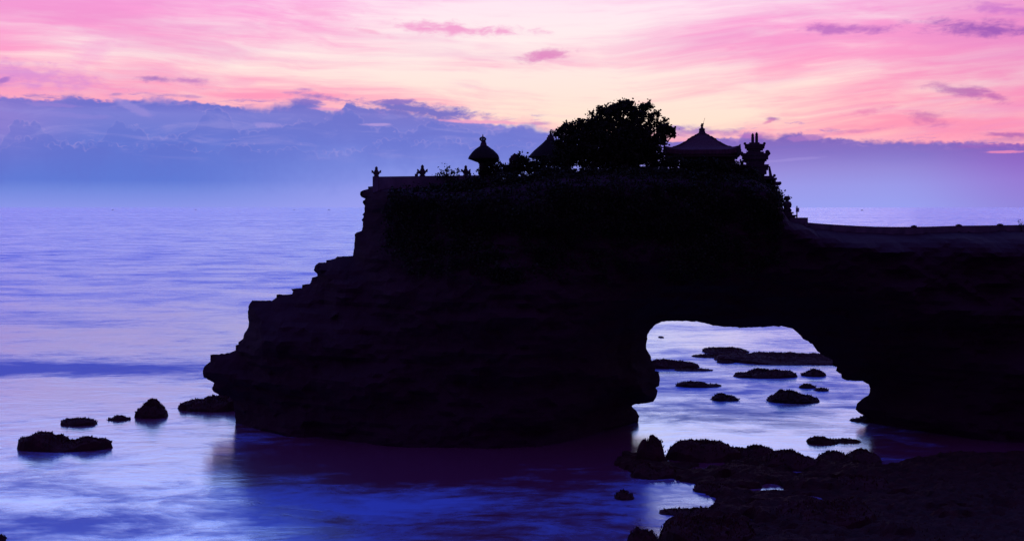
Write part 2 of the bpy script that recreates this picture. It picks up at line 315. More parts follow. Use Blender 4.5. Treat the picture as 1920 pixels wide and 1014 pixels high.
# ---------------------------------------------------------------- object helpers
def tag(o, label=None, cat=None, group=None, kind=None):
    if label: o['label'] = label
    if cat: o['category'] = cat
    if group: o['group'] = group
    if kind: o['kind'] = kind
    return o
def mesh_obj(name, verts, faces, mat, parent=None, smooth=False, loc=None):
    me = bpy.data.meshes.new(name)
    me.from_pydata([tuple(map(float, v)) for v in verts], [], [tuple(int(i) for i in f) for f in faces]); me.update()
    if smooth:
        for p in me.polygons: p.use_smooth = True
    me.materials.append(M[mat] if isinstance(mat, str) else mat)
    o = bpy.data.objects.new(name, me); COL.objects.link(o)
    if parent is not None: o.parent = parent
    if loc is not None: o.location = loc
    return o
def empty(name, loc):
    o = bpy.data.objects.new(name, None); COL.objects.link(o); o.location = loc; o.empty_display_size = 0.3
    return o
class MB:
    """collects shapes into one mesh"""
    def __init__(s): s.v = []; s.f = []
    def add(s, v, f):
        b = len(s.v); s.v += [tuple(p) for p in v]; s.f += [tuple(i+b for i in q) for q in f]
    def box(s, x0, x1, y0, y1, z0, z1, tx=1.0, ty=1.0):
        cx, cy = (x0+x1)/2, (y0+y1)/2
        v = [(x0, y0, z0), (x1, y0, z0), (x1, y1, z0), (x0, y1, z0)]
        v += [(cx+(x-cx)*tx, cy+(y-cy)*ty, z1) for x, y, _ in v]
        s.add(v, [(3, 2, 1, 0), (4, 5, 6, 7), (0, 1, 5, 4), (1, 2, 6, 5), (2, 3, 7, 6), (3, 0, 4, 7)])
    def lathe(s, cx, cy, prof, n=20, p=2.0, rot=0.0):
        """prof: (r, z) from the bottom up; p = superellipse power (2 round, 8 square)"""
        vs, fs = [], []
        for (r, z) in prof:
            for i in range(n):
                a = 2*math.pi*i/n + rot; c, q = math.cos(a), math.sin(a)
                k = (abs(c)**p + abs(q)**p) ** (-1.0/p)
                vs.append((cx + r*c*k, cy + r*q*k, z))
        for j in range(len(prof)-1):
            for i in range(n):
                fs.append((j*n+i, j*n+(i+1) % n, (j+1)*n+(i+1) % n, (j+1)*n+i))
        fs.append(tuple(range(n-1, -1, -1))); fs.append(tuple((len(prof)-1)*n+i for i in range(n)))
        s.add(vs, fs)
    def tube(s, pts, rad, n=7):
        vs, fs = [], []
        P = [Vector(p) for p in pts]
        for i, p in enumerate(P):
            d = (P[min(i+1, len(P)-1)] - P[max(i-1, 0)]).normalized()
            a = d.orthogonal().normalized(); b = d.cross(a)
            r = rad[i] if hasattr(rad, '__len__') else rad
            for k in range(n):
                t = 2*math.pi*k/n
                vs.append(tuple(p + a*math.cos(t)*r + b*math.sin(t)*r))
        for j in range(len(P)-1):
            for k in range(n): fs.append((j*n+k, j*n+(k+1) % n, (j+1)*n+(k+1) % n, (j+1)*n+k))
        fs.append(tuple(range(n-1, -1, -1))); fs.append(tuple((len(P)-1)*n+k for k in range(n)))
        s.add(vs, fs)
    def ball(s, c, r, sx=1, sy=1, sz=1, n=10, m=7):
        prof = [(max(1e-3, math.sin(math.pi*j/m)), -math.cos(math.pi*j/m)) for j in range(m+1)]
        vs, fs = [], []
        for (q, z) in prof:
            for i in range(n):
                a = 2*math.pi*i/n; vs.append((c[0]+r*sx*q*math.cos(a), c[1]+r*sy*q*math.sin(a), c[2]+r*sz*z))
        for j in range(m):
            for i in range(n): fs.append((j*n+i, j*n+(i+1) % n, (j+1)*n+(i+1) % n, (j+1)*n+i))
        s.add(vs, fs)
    def build(s, name, mat, parent=None, smooth=False, origin=(0, 0, 0)):
        v = [(p[0]-origin[0], p[1]-origin[1], p[2]-origin[2]) for p in s.v]
        return mesh_obj(name, v, s.f, mat, parent, smooth)
def fbm(p, o=5, h=0.6): return mnoise.fractal(Vector(p), h, 2.0, o, noise_basis='PERLIN_ORIGINAL')

# a point of the photograph at distance Y, in metres
def W(px, py, Y): return ((px-960)/F*Y, Y, CAM_H-(py-HZ)/F*Y)
YT = 118.0                         # distance of the temple and the crest of the headland
S = YT/F                           # metres per photo pixel there
def X_(px): return (px-960)*S
def Z_(py): return CAM_H-(py-HZ)*S
def Y_water(py): return CAM_H*F/(py-HZ)

# ---------------------------------------------------------------- the sea
sea = mesh_obj('sea', [(-90000, 20, 0), (90000, 20, 0), (90000, 160000, 0), (-90000, 160000, 0)], [(0, 1, 2, 3)], 'sea')
tag(sea, 'long exposure blurred sea reaching to the horizon', 'sea', kind='structure')

# ---------------------------------------------------------------- headland with the arch
LEFT = [(690, 350), (690.4, 354.5), (680, 357), (676, 360), (674.7, 365), (677.5, 369.7), (685, 372.6), (683.6, 374.7), (680.4, 376.7), (680.2, 380), (683.6, 385.6), (683.8, 398), (679.3, 402.6), (681.8, 404.4), (681.3, 408), (678, 413), (680, 415.7), (680, 425), (678, 432.5), (668.8, 436), (664.8, 439), (664.3, 457), (662.5, 475), (661.4, 479.7),
        (632.6, 480.8), (628, 485), (611.7, 488), (611.7, 491.5), (597.4, 492.4), (590.6, 497.8), (588.3, 507.3), (595, 513.2), (594.7, 518), (585, 520), (581, 531.8), (567, 533.7), (566, 540), (545.7, 541.5), (549.5, 546), (548, 551), (518.9, 552.3), (518, 558), (510, 563.6), (473, 563.3), (467.7, 570), (465.8, 574.7), (465.2, 590.5), (466.5, 603), (465.8, 612.6), (458, 625), (455.7, 634.7), (447, 641.6), (447, 645), (442, 647), (442, 656), (430.5, 661.5), (394.8, 664.7), (394.5, 677.3), (383, 686.8), (380, 694.6), (381.6, 707), (394, 713), (401, 717.4), (397, 727.8), (400.5, 734), (411.5, 740.4), (429, 742), (438, 752), (440, 770), (442, 800), (444, 845)]
ARCH = [(1196, 845), (1194, 826.5), (1192, 817.7), (1189, 813), (1192, 797), (1196, 793), (1199, 780), (1194, 771), (1184.3, 760.8), (1188, 758), (1205, 756), (1224.6, 752.7), (1231, 743), (1232.7, 731.7), (1229, 726.7), (1235.7, 723), (1237.4, 708.3), (1234.8, 696.7), (1227.5, 694.6), (1229.2, 689.4), (1223, 677.7), (1218.7, 664.6), (1212, 653), (1213, 640), (1214.4, 626.7), (1216.4, 623.7), (1223, 615), (1230.4, 607.7), (1240.6, 602.7), (1256.7, 601.9), (1306, 602.2), (1320.8, 605.4), (1336.9, 610.6), (1370.4, 612.7), (1390.8, 614.4), (1417, 613.2), (1455, 611.5), (1469.6, 612), (1487, 616.5), (1498.7, 626.7), (1506, 635.4), (1523.5, 644.7), (1532, 658), (1541, 664.6), (1560, 673.3), (1561.5, 685), (1569.3, 688), (1567.3, 695), (1577.5, 701), (1578, 708.3), (1589, 713), (1616.9, 713.6), (1628.5, 720), (1631.5, 727), (1628.5, 740.4), (1618, 746), (1606.7, 756.5), (1604.3, 766.7), (1609.6, 772.5), (1622, 779), (1632, 790), (1640, 845)]
TOP = [(2900, 845), (2900, 400), (2400, 417), (2050, 425), (1920, 426.5), (1860, 427.5), (1800, 429), (1740, 431), (1660, 431), (1600, 429), (1550, 426), (1513, 424), (1500, 418), (1488, 412), (1470, 406), (1460, 385), (1440, 352), (1400, 328), (1250, 318), (1100, 320), (1000, 328), (930, 338), (880, 348), (780, 350)]
def densify(pts, step, jit, seed):
    r = random.Random(seed); o = []
    for (a, b) in zip(pts, pts[1:]):
        n = max(1, int(math.hypot(b[0]-a[0], b[1]-a[1])/step))
        for k in range(n):
            t = k/n
            j = jit if 0 < t else jit*0.3
            o.append((a[0]+(b[0]-a[0])*t + r.uniform(-j, j), a[1]+(b[1]-a[1])*t + r.uniform(-j, j)))
    return o
def pip(px, py, poly):
    x, y = np.asarray(px), np.asarray(py); ins = np.zeros(x.shape, bool)
    for (x0, y0), (x1, y1) in zip(poly, np.roll(poly, -1, axis=0)):
        if y0 == y1: continue
        c = ((y0 > y) != (y1 > y)) & (x < (x1-x0)*(y-y0)/(y1-y0)+x0)
        ins ^= c
    return ins
def build_headland():
    L = densify(LEFT + [(600, 846), (1196, 845)], 5, 0.9, 1)
    A = densify(ARCH + [(1640, 845)], 4, 0.9, 2)
    R = densify([(1640, 845)] + TOP + [LEFT[0]], 8, 0.8, 3)
    side = np.array([(X_(x), Z_(y)) for x, y in L] + [(X_(x), Z_(y)) for x, y in A])
    topn = np.array([(X_(x), Z_(y)) for x, y in R])
    poly = np.vstack([side, topn])
    ktop = np.concatenate([np.full(len(side), 1.0), np.full(len(topn), 5.0)])
    # the buried base line must not pull the relief back
    ktop[(poly[:, 1] < -1.2)] = 60.0
    x0, x1, z0, z1 = poly[:, 0].min(), poly[:, 0].max(), poly[:, 1].min(), poly[:, 1].max()
    gx, gz = np.meshgrid(np.arange(x0, x1, 0.42), np.arange(z0, z1, 0.34))
    gx = gx.ravel() + RNG.uniform(-.10, .10, gx.size); gz = gz.ravel() + RNG.uniform(-.05, .05, gz.size)
    ins = pip(gx, gz, poly)
    pts = np.column_stack([gx[ins], gz[ins]])
    def dist(P):
        d = np.empty(len(P)); dr = np.empty(len(P))
        for i in range(0, len(P), 2000):
            q = np.hypot(P[i:i+2000, None, 0]-poly[None, :, 0], P[i:i+2000, None, 1]-poly[None, :, 1])
            dr[i:i+2000] = q.min(1); d[i:i+2000] = (q*ktop[None, :]).min(1)
        return d, dr
    d, dr = dist(pts)
    keep = dr > 0.16; pts = pts[keep]; d = d[keep]
    nb = len(poly)
    allp = [Vector(p) for p in poly] + [Vector(p) for p in pts]
    edges = [(i, (i+1) % nb) for i in range(nb)]
    v, e, f, ov, oe, of = delaunay_2d_cdt(allp, edges, [], 0, 1e-5)
    vv = np.array([(a[0], a[1]) for a in v]); f = np.array([t for t in f if len(t) == 3])
    cen = vv[f].mean(1); f = f[pip(cen[:, 0], cen[:, 1], poly)]
    dd, drr = dist(vv)
    isb = drr < 1e-4
    dd[isb] = 0
    # thickness towards the viewer and away, by place along the headland
    xs = [-40, -26, -18, -8, 2, 10, 16, 24, 31, 40, 60, 90]
    tf = np.interp(vv[:, 0], xs, [4, 5, 8, 12, 14.5, 13, 10, 9, 10, 12, 14, 16])
    tb = np.interp(vv[:, 0], xs, [4, 5, 8, 11, 12, 10, 7, 6, 7, 10, 14, 16])
    hz = np.clip(vv[:, 1]/19.0, 0, 1)
    tf = tf*(1.0 - 0.28*hz**1.5); tb = tb*(1.0-0.1*hz)
    nz = np.array([fbm((a*0.11, b*0.22, 3.1), 5) for a, b in vv])
    st = np.array([fbm((a*0.05, b*1.15, 7.7), 4) for a, b in vv])
    st2 = np.array([mnoise.cell(Vector((math.floor(b*1.6)*1.7, 0.3, math.floor(a*0.13 + b*0.2)*2.1))) for a, b in vv])
    nb_ = np.array([fbm((a*0.13, b*0.25, 31.1), 4) for a, b in vv])
    edge = np.clip(dd/2.0, 0, 1)
    bf = tf*np.tanh(1.9*dd/tf) + edge*(nz*1.6 + st*0.26 + st2*0.08)
    bb = tb*np.tanh(1.9*dd/tb) + edge*(nb_*1.5 + st*0.7)
    bf = np.maximum(bf, 0.0); bb = np.maximum(bb, 0.0); bf[isb] = 0; bb[isb] = 0
    n = len(vv)
    V3 = [(a, YT-t, b) for (a, b), t in zip(vv, bf)]
    back = {}; VB = []
    for i in range(n):
        if isb[i]: back[i] = i
        else: back[i] = n+len(VB); VB.append((vv[i, 0], YT+bb[i], vv[i, 1]))
    faces = [(t[0], t[1], t[2]) for t in f] + [(back[t[2]], back[t[1]], back[t[0]]) for t in f]
    # orient front faces towards -Y
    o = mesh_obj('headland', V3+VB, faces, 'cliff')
    bm = bmesh.new(); bm.from_mesh(o.data); bmesh.ops.recalc_face_normals(bm, faces=bm.faces[:]); bm.to_mesh(o.data); bm.free()
    tag(o, 'layered dark rock headland with a sea arch cut through it', 'headland', kind='structure')
    return vv, dd, bf, isb
HV, HD, HB, HI = build_headland()

# ---------------------------------------------------------------- rocks
def tufts(P, N, size, seed, lean=0.5):
    """small seaweed blades standing on points P"""
    r = np.random.default_rng(seed); v = []; f = []
    for p, s in zip(P, r.uniform(.5, 1.3, len(P))*size):
        a = r.uniform(0, 2*math.pi); w = s*0.35
        d = np.array([math.cos(a), math.sin(a), 0])*w
        tip = np.array([r.uniform(-lean, lean)*s, r.uniform(-lean, lean)*s, s])
        b = len(v)
        v += [p-d-(0, 0, .03), p+d-(0, 0, .03), p+tip*0.7+d*0.6, p+tip, p+tip*0.7-d*0.6]
        f += [(b, b+1, b+2, b+3, b+4)]
    return v, f
ROCK_N = [0]
def sea_rock(name, label, px0, px1, ytop, ybase, humps, ry=None, group='rocks standing in the sea', rough=0.22, weed=1.0, nz=0.20, cat='rock', dip=None, power=2.0):
    ROCK_N[0] += 1; seed = ROCK_N[0]
    Yf = Y_water(ybase); w = (px1-px0)/F*Yf
    if ry is None: ry = min(max(0.30*w, 0.6), 3.5)
    Yc = Yf+ry; cx = ((px0+px1)/2-960)/F*Yc; hw = (px1-px0)/2/F*Yc
    H = CAM_H-(ytop-HZ)/F*Yc; H = max(H, 0.12)
    ns, nr = 64, 20
    if hw > 5: ns, nr = 100, 26
    vs, fs = [], []
    def height(u, v):
        hgt = max(h*max(0.0, 1-abs((u-c)/s)**power)**0.62 for c, h, s in humps)
        k = max(0.0, 1-abs(v)**2.4)
        z = H*hgt*k
        q = fbm((cx*0.31+u*hw*0.55, Yc*0.17+v*ry*0.55, seed*3.7), 5, 0.55)
        z = z*(0.94+nz*q) + rough*0.8*q*k*min(1.0, H)
        if dip:
            du, dv, rr, rv = dip
            z -= (H+0.35)*math.exp(-(((u-du)/rr)**4+((v-dv)/rv)**4))
        return z
    vs.append((0, 0, height(0, 0)))
    for j in range(1, nr+1):
        t = j/nr; t2 = t**0.8
        for i in range(ns):
            a = 2*math.pi*i/ns
            wob = 1+0.10*fbm((math.cos(a)*1.6, math.sin(a)*1.6, seed*5.1), 4)
            u, v = t2*math.cos(a)*wob, t2*math.sin(a)*wob
            z = height(u, v) if j < nr else -0.5
            if j >= nr-1: z = min(z, 0.02) - (0.5 if j == nr else 0.05)
            vs.append((u*hw*1.03, v*ry, z))
    for i in range(ns): fs.append((0, 1+i, 1+(i+1) % ns))
    for j in range(1, nr):
        for i in range(ns):
            a, b = 1+(j-1)*ns+i, 1+(j-1)*ns+(i+1) % ns
            fs.append((a, a+ns, b+ns, b))
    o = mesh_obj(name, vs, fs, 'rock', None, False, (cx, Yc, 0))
    tag(o, label, cat, group)
    if weed > 0:
        A = np.array(vs[1:1+(nr-1)*ns]); A = A[A[:, 2] > 0.12*min(1, H)]
        if len(A):
            n = int(min(2200, 130*hw*ry*weed+80)); idx = RNG.integers(0, len(A), n)
            P = A[idx] + np.column_stack([RNG.uniform(-.12, .12, n), RNG.uniform(-.12, .12, n), np.full(n, -.05)])
            sv_, sf_ = tufts(P, None, 0.14, seed)
            mesh_obj('seaweed_leaves', sv_, sf_, 'weed', o)
    return o
dome = [(0, 1, 1)]
sea_rock('sea_rock', 'long low weedy rock with two humps in the open sea, largest of the left group', 30, 207, 811, 848, [(-.44, 1, .58), (.58, .74, .46), (0, .60, 1.0)], 2.0, rough=.22, power=2.8, nz=.12)
sea_rock('sea_rock', 'low flat weedy rock just behind the two-humped rock', 113, 183, 784, 799, [(.1, 1, .9), (-.5, .75, .5)], 1.3)
sea_rock('sea_rock', 'tiny low weedy rock between the flat rock and the peaked rock', 202, 245, 778, 789, [(0, 1, .55), (.4, .4, .6), (-.6, .3, .4)], 0.9)
sea_rock('sea_rock', 'tall peaked rock standing in the sea before the headland tip', 252, 317, 751, 785, [(-.1, 1, .62), (.35, .62, .62), (-.4, .6, .5)], 1.5, rough=.35)
sea_rock('rock_ledge', 'rising weedy rock ledge at the foot of the undercut headland tip', 334, 470, 738, 773, [(-.1, .85, .25), (.35, 1.0, .7), (-.4, .62, .62)], 2.4, group=None, rough=.3)
sea_rock('sea_rock', 'low rock hump at the back of the flat reef seen through the arch', 1314, 1404, 652.5, 664, [(0, 1, .95), (.2, .9, .7)], 3.2, power=2.6)
sea_rock('reef', 'broad flat reef with a tide pool, farthest dark mass through the arch', 1340, 1640, 664, 685, [(0, 1, 1.0), (-.2, 1.0, .8)], 6.0, group=None, rough=.25, dip=(.22, .05, .14, .32), power=5, weed=.5)
sea_rock('sea_rock', 'thin low rock strip off the near end of the reef', 1294, 1400, 664, 671.5, [(.4, 1, .6), (-.3, .75, .7)], 2.2)
sea_rock('sea_rock', 'small pointed rock between the reef and the low rock by the arch', 1343, 1380, 673, 681.5, [(-.1, 1, .8)], 1.2)
sea_rock('sea_rock', 'long sloping weedy rock against the left wall of the arch', 1205, 1312, 674, 692, [(-.3, 1, .7), (.3, .68, .68)], 2.2, power=2.4)
sea_rock('sea_rock', 'thin rock sliver awash below the sloping rock at the arch wall', 1262, 1338, 690.5, 696, [(0, 1, 1)], 1.0, weed=.6)
sea_rock('sea_rock', 'widest flat-topped weedy rock in the middle of the arch opening', 1374, 1494, 694, 710, [(.1, 1, .75), (-.45, .62, .55), (.6, .8, .4)], 2.4, power=3)
sea_rock('sea_rock', 'short rounded rock right of the widest flat rock in the arch', 1501, 1549, 694, 706.5, [(.1, 1, .85), (-.5, .6, .5)], 1.4, power=2.6)
sea_rock('sea_rock', 'low tapering rock on the left side of the arch water', 1266, 1352, 713.5, 727, [(-.25, 1, .7), (.45, .35, .55)], 1.6)
sea_rock('sea_rock', 'small steep rock nearest the middle of the arch water', 1331, 1386, 739.5, 752.5, [(-.25, 1, .55), (.3, .68, .65)], 1.3)
sea_rock('sea_rock', 'tallest domed weedy rock in the arch water', 1438, 1538, 734, 757, [(-.1, 1, .62), (-.1, .75, .82), (.6, .25, .42)], 1.9, rough=.3)
sea_rock('sea_rock', 'tiny rock awash above the tallest dome in the arch', 1497, 1530, 720, 728.5, [(0, 1, 1)], .8, weed=.6)
sea_rock('sea_rock', 'tiniest rock, awash toward the right wall of the arch', 1527, 1553, 727.5, 733.5, [(0, 1, 1)], .7, weed=.6)
sea_rock('sea_rock', 'far small rock speck near the top left of the arch opening', 1234, 1245, 630, 634, [(0, 1, 1)], 1.2, weed=0)
sea_rock('sea_rock', 'low rock awash just inside the arch behind the shore', 1511, 1572, 818, 834, [(-.1, 1, .8), (.5, .45, .5)], 1.2)
sea_rock('sea_rock', 'thin rock awash by the right foot of the arch', 1556, 1616, 823, 831, [(0, 1, .9)], .9, weed=.8)
sea_rock('sea_rock', 'small rock at the base of the right arch wall', 1594, 1650, 778, 792, [(.3, 1, .7), (-.5, .35, .5)], 1.1, weed=.4)
sea_rock('sea_rock', 'dim pointed rock in the dark shallows before the shore', 1150, 1190, 921, 938, [(-.1, 1, .7), (.4, .5, .5)], .8, weed=.5)
sea_rock('sea_rock', 'weedy rock tip at the lower left corner of the picture', -22, 10, 1004, 1024, [(0, 1, 1)], .7)

# ---------------------------------------------------------------- rocky shore in the foreground
SHORE = [(1170, 846), (1200, 850), (1250, 868), (1330, 868), (1378, 862), (1400, 856), (1450, 853), (1505, 859), (1550, 862), (1590, 856), (1640, 862), (1655, 876), (1690, 866), (1760, 852), (1950, 846), (2300, 840), (2600, 900), (2600, 1300), (1225, 1300), (1236, 1014), (1240, 994), (1246, 976), (1268, 970), (1330, 952), (1345, 936), (1318, 924), (1304, 908), (1262, 897), (1205, 893), (1180, 884), (1150, 870)]
def build_shore():
    sp = np.array([((x-960)/F*Y_water(y), Y_water(y)) for x, y in densify(SHORE+[SHORE[0]], 12, 1.5, 5)])
    xs = np.arange(6, 66, 0.26); ys = np.arange(52, 106, 0.30)
    gx, gy = np.meshgrid(xs, ys); sh = gx.shape
    x, y = gx.ravel(), gy.ravel()
    ins = pip(x, y, sp)
    d = np.empty(x.size)
    for i in range(0, x.size, 3000):
        d[i:i+3000] = np.hypot(x[i:i+3000, None]-sp[None, :, 0], y[i:i+3000, None]-sp[None, :, 1]).min(1)
    d = np.where(ins, d, -d)
    z = np.where(d > 0, 0.06+0.20*np.tanh(d*0.7), np.maximum(d*0.5, -1.5))
    big = np.array([fbm((a*0.28, b*0.28, 1.7), 3) for a, b in zip(x, y)])
    sm = np.array([fbm((a*1.1, b*1.1, 4.2), 5, 0.5) for a, b in zip(x, y)])
    # rounded boulder-like swells
    cent = np.column_stack([RNG.uniform(8, 62, 300), RNG.uniform(54, 100, 300)]); rad = RNG.uniform(.6, 2.3, 300); hh = RNG.uniform(.12, .55, 300)
    sw = np.zeros(x.size)
    for (cx, cy), r, h in zip(cent, rad, hh):
        q = ((x-cx)/r)**2+((y-cy)/(r*.8))**2; sw = np.maximum(sw, h*np.sqrt(np.maximum(0, 1-q)))
    k = np.clip(d/1.0, 0, 1)
    z += k*(big*0.18+sw*0.85) + np.clip(d+0.5, 0, 1)*sm*0.17
    z += np.clip((x-36)*0.06, 0, 3)*k
    # tide pools and a channel
    for (px, py, a, b) in [(1340, 873, .75, 1.0), (1312, 880, .4, .6), (1495, 888, .45, .7), (1448, 914, .5, .8), (1428, 919, 1.2, .35), (1380, 922, 1.6, .45), (1404, 978, .4, .6), (1630, 872, .8, .8), (1570, 900, .4, .4), (1516, 934, .5, .4), (1690, 930, .6, .4), (1420, 948, .5, .3), (1362, 900, .5, .4), (1790, 960, .7, .4), (1600, 985, .5, .3), (1275, 884, .5, .4)]:
        Yp = Y_water(py); Xp = (px-960)/F*Yp
        z -= 1.5*np.exp(-(((x-Xp)/(a*1.2))**2+((y-Yp)/(b*1.4))**2)**2)*np.clip(0.8+sm, .5, 1.2)
    nx, ny = sh[1], sh[0]
    V3 = np.column_stack([x, y, z])
    mask = (d > -2.2).reshape(sh)
    faces = [(j*nx+i, j*nx+i+1, (j+1)*nx+i+1, (j+1)*nx+i) for j in range(ny-1) for i in range(nx-1) if mask[j, i] and mask[j+1, i] and mask[j, i+1] and mask[j+1, i+1]]
    used = sorted({i for f in faces for i in f}); mp = {u: k for k, u in enumerate(used)}
    o = mesh_obj('shore', V3[used], [tuple(mp[i] for i in f) for f in faces], 'shore')
    tag(o, 'dark weed covered rock shelf with tide pools below the arch', 'shore', kind='structure')
    ok = np.where((z > 0.14) & (d > 0))[0]; idx = RNG.choice(ok, 15000)
    P = V3[idx]+np.column_stack([RNG.uniform(-.13, .13, 15000), RNG.uniform(-.13, .13, 15000), np.full(15000, -.03)])
    v, f = tufts(P, None, 0.085, 99)
    w = mesh_obj('seaweed_leaves', v, f, 'weed'); tag(w, 'matted seaweed growing over the rock shelf', 'seaweed', kind='stuff')
build_shore()
SG = 'boulders along the rocky shore'
sea_rock('boulder', 'peaked boulder leaning on the left foot of the arch', 1193, 1252, 814.5, 868, [(.15, 1, .62), (-.4, .68, .6)], 1.3, SG, rough=.3, weed=.6)
sea_rock('boulder', 'biggest smooth domed boulder on the shore edge under the arch', 1246, 1392, 824, 868, [(-.04, 1, .88), (.55, .6, .45)], 2.2, SG, power=3.2, weed=1, rough=.06, nz=.05)
sea_rock('boulder', 'low rounded boulder right of the biggest dome, wet by the surf', 1362, 1456, 835.5, 862, [(.3, 1, .7), (-.4, .72, .6)], 1.6, SG, rough=.10, nz=.10)
sea_rock('boulder', 'long low boulder forming the middle of the shore edge', 1424, 1540, 844.5, 884, [(-.15, 1, .72), (.4, .66, .6)], 2.2, SG, rough=.10, nz=.10)
sea_rock('boulder', 'small flat boulder left of the round one near the right foot of the arch', 1528, 1592, 846, 868, [(.1, 1, .85)], 1.3, SG, rough=.10, nz=.10)
sea_rock('boulder', 'round weedy boulder at the right end of the lit shore edge', 1582, 1652, 843.5, 872, [(0, 1, .8), (.4, .7, .6)], 1.6, SG, rough=.10, nz=.10)
sea_rock('boulder', 'round boulder jutting into the dark shallows below the peaked boulder', 1180, 1268, 866, 899, [(-.3, 1, .66), (.4, .8, .6)], 1.5, SG)
sea_rock('boulder', 'low boulder at the head of the narrow inlet', 1298, 1372, 906, 926, [(-.2, 1, .7), (.4, .7, .6)], 1.1, SG)
sea_rock('boulder', 'long tongue of weedy rock reaching left across the inlet', 1232, 1350, 953, 968, [(.45, 1, .5), (-.2, .6, .8)], 1.1, SG)
sea_rock('boulder', 'large shaggy boulder at the bottom edge beside the inlet', 1238, 1420, 968, 1030, [(-.45, .9, .52), (.2, 1, .75)], 2.4, SG, rough=.3, weed=2)
sea_rock('boulder', 'shaggy small boulder at the bottom edge left of the inlet mouth', 1176, 1240, 987, 1030, [(0, 1, .85), (-.5, .6, .5)], 1.1, SG, rough=.3, weed=2)
sea_rock('boulder', 'broad domed boulder in the middle of the dark shelf', 1440, 1650, 936, 1000, [(.1, 1, .85), (-.4, .6, .6)], 2.6, SG, weed=.8)
sea_rock('boulder', 'dome-backed boulder behind the middle of the shelf', 1540, 1680, 890, 926, [(0, 1, .8)], 2.0, SG, weed=.8)
m = MB(); Yp = Y_water(945); m.ball((0, 0, 0), .16, 1.2, 1, .8)
pb = m.build('pebble', 'pebble', None, True); pb.location = ((1570-960)/F*80.6, 80.6, CAM_H-(945-HZ)/F*80.6)
tag(pb, 'single pale pebble lying on the dark shelf', 'pebble')

# ---------------------------------------------------------------- temple: boundary wall with finials
def pxbox(mb, x0, x1, yt, yb, dep, Y=YT, off=0.0, tx=1.0, ty=1.0):
    s = Y/F; X = lambda p: (p-960)*s; Z = lambda p: CAM_H-(p-HZ)*s
    mb.box(X(x0), X(x1), Y-dep/2+off, Y+dep/2+off, Z(yb), Z(yt), tx, ty)
def base_of(px, py, Y=YT): return W(px, py, Y)

YW = 116.6
def wall():
    b = base_of(705, 356, YW); r = empty('boundary_wall', b)
    tag(r, 'low weathered temple wall with three carved finials above the cliff edge', 'wall')
    m = MB()
    s = YW/F; X = lambda p: (p-960)*s; Z = lambda p: CAM_H-(p-HZ)*s
    for (x0, x1, y0, y1) in [(700, 790, 331.5, 330.3), (790, 935, 330.3, 328.4)]:
        h0, h1 = .25, .25
        v = [(X(x0), YW-h0, Z(362)), (X(x1), YW-h0, Z(362)), (X(x1), YW+h0, Z(362)), (X(x0), YW+h0, Z(362)), (X(x0), YW-h0, Z(y0)), (X(x1), YW-h0, Z(y1)), (X(x1), YW+h0, Z(y1)), (X(x0), YW+h0, Z(y0))]
        m.add(v, [(3, 2, 1, 0), (4, 5, 6, 7), (0, 1, 5, 4), (1, 2, 6, 5), (2, 3, 7, 6), (3, 0, 4, 7)])
    m.build('wall_body', 'plaster', r, origin=b)
    c = MB(); c.box(X(699.3), X(710), YW-.33, YW+.33, Z(360), Z(331.2)); c.build('end_pier', 'plaster', r, origin=b)
    for (cx, yb, sc, step) in [(705.7, 331, 1.0, 0), (792, 330.2, 1.12, 1), (873.3, 329.2, 1.02, 2)]:
        k = MB(); u = sc
        def bx(x0, x1, yt, yb_, dep, tx=1): pxbox(k, cx+x0*u, cx+x1*u, yb-yt*u, yb-yb_*u, dep, YW, 0, tx)
        bx(-4.6, 4.6, 1.6, -.5, .5); bx(-3.2, 3.2, 3.2, 1.6, .32); bx(-4.2, 4.2, 5.4, 2.6, .42, 1.3); bx(-5.6, 5.6, 9.0, 5.4, .48, 1.35)
        for sgn in (-1, 1):
            bx(sgn*7.2-1.6, sgn*7.2+1.6, 11.0, 6.6, .3, .7); bx(sgn*8.2-.9, sgn*8.2+.9, 11.8, 9.6, .2, .6)
        bx(-4.2, 4.2, 12.2, 8.2, .36, .7); bx(-2.4, 2.4, 16.2, 12.2, .22)
        k.lathe((cx-960)*s, YW, [(2.9*u*s, Z(yb-16.0*u)), (2.6*u*s, Z(yb-16.6*u)), (1.6*u*s, Z(yb-17.9*u)), (.4*u*s, Z(yb-19*u))], 10)
        if step == 1: bx(-12.5, -7.5, 3.6, -.5, .42); bx(-10, -5.5, 6.4, 3.6, .36)
        if step == 2: bx(5.5, 10, 4.6, -.5, .42); bx(5, 8.6, 7, 4.6, .36)
        k.build('finial', 'stone', r, origin=b)
wall()

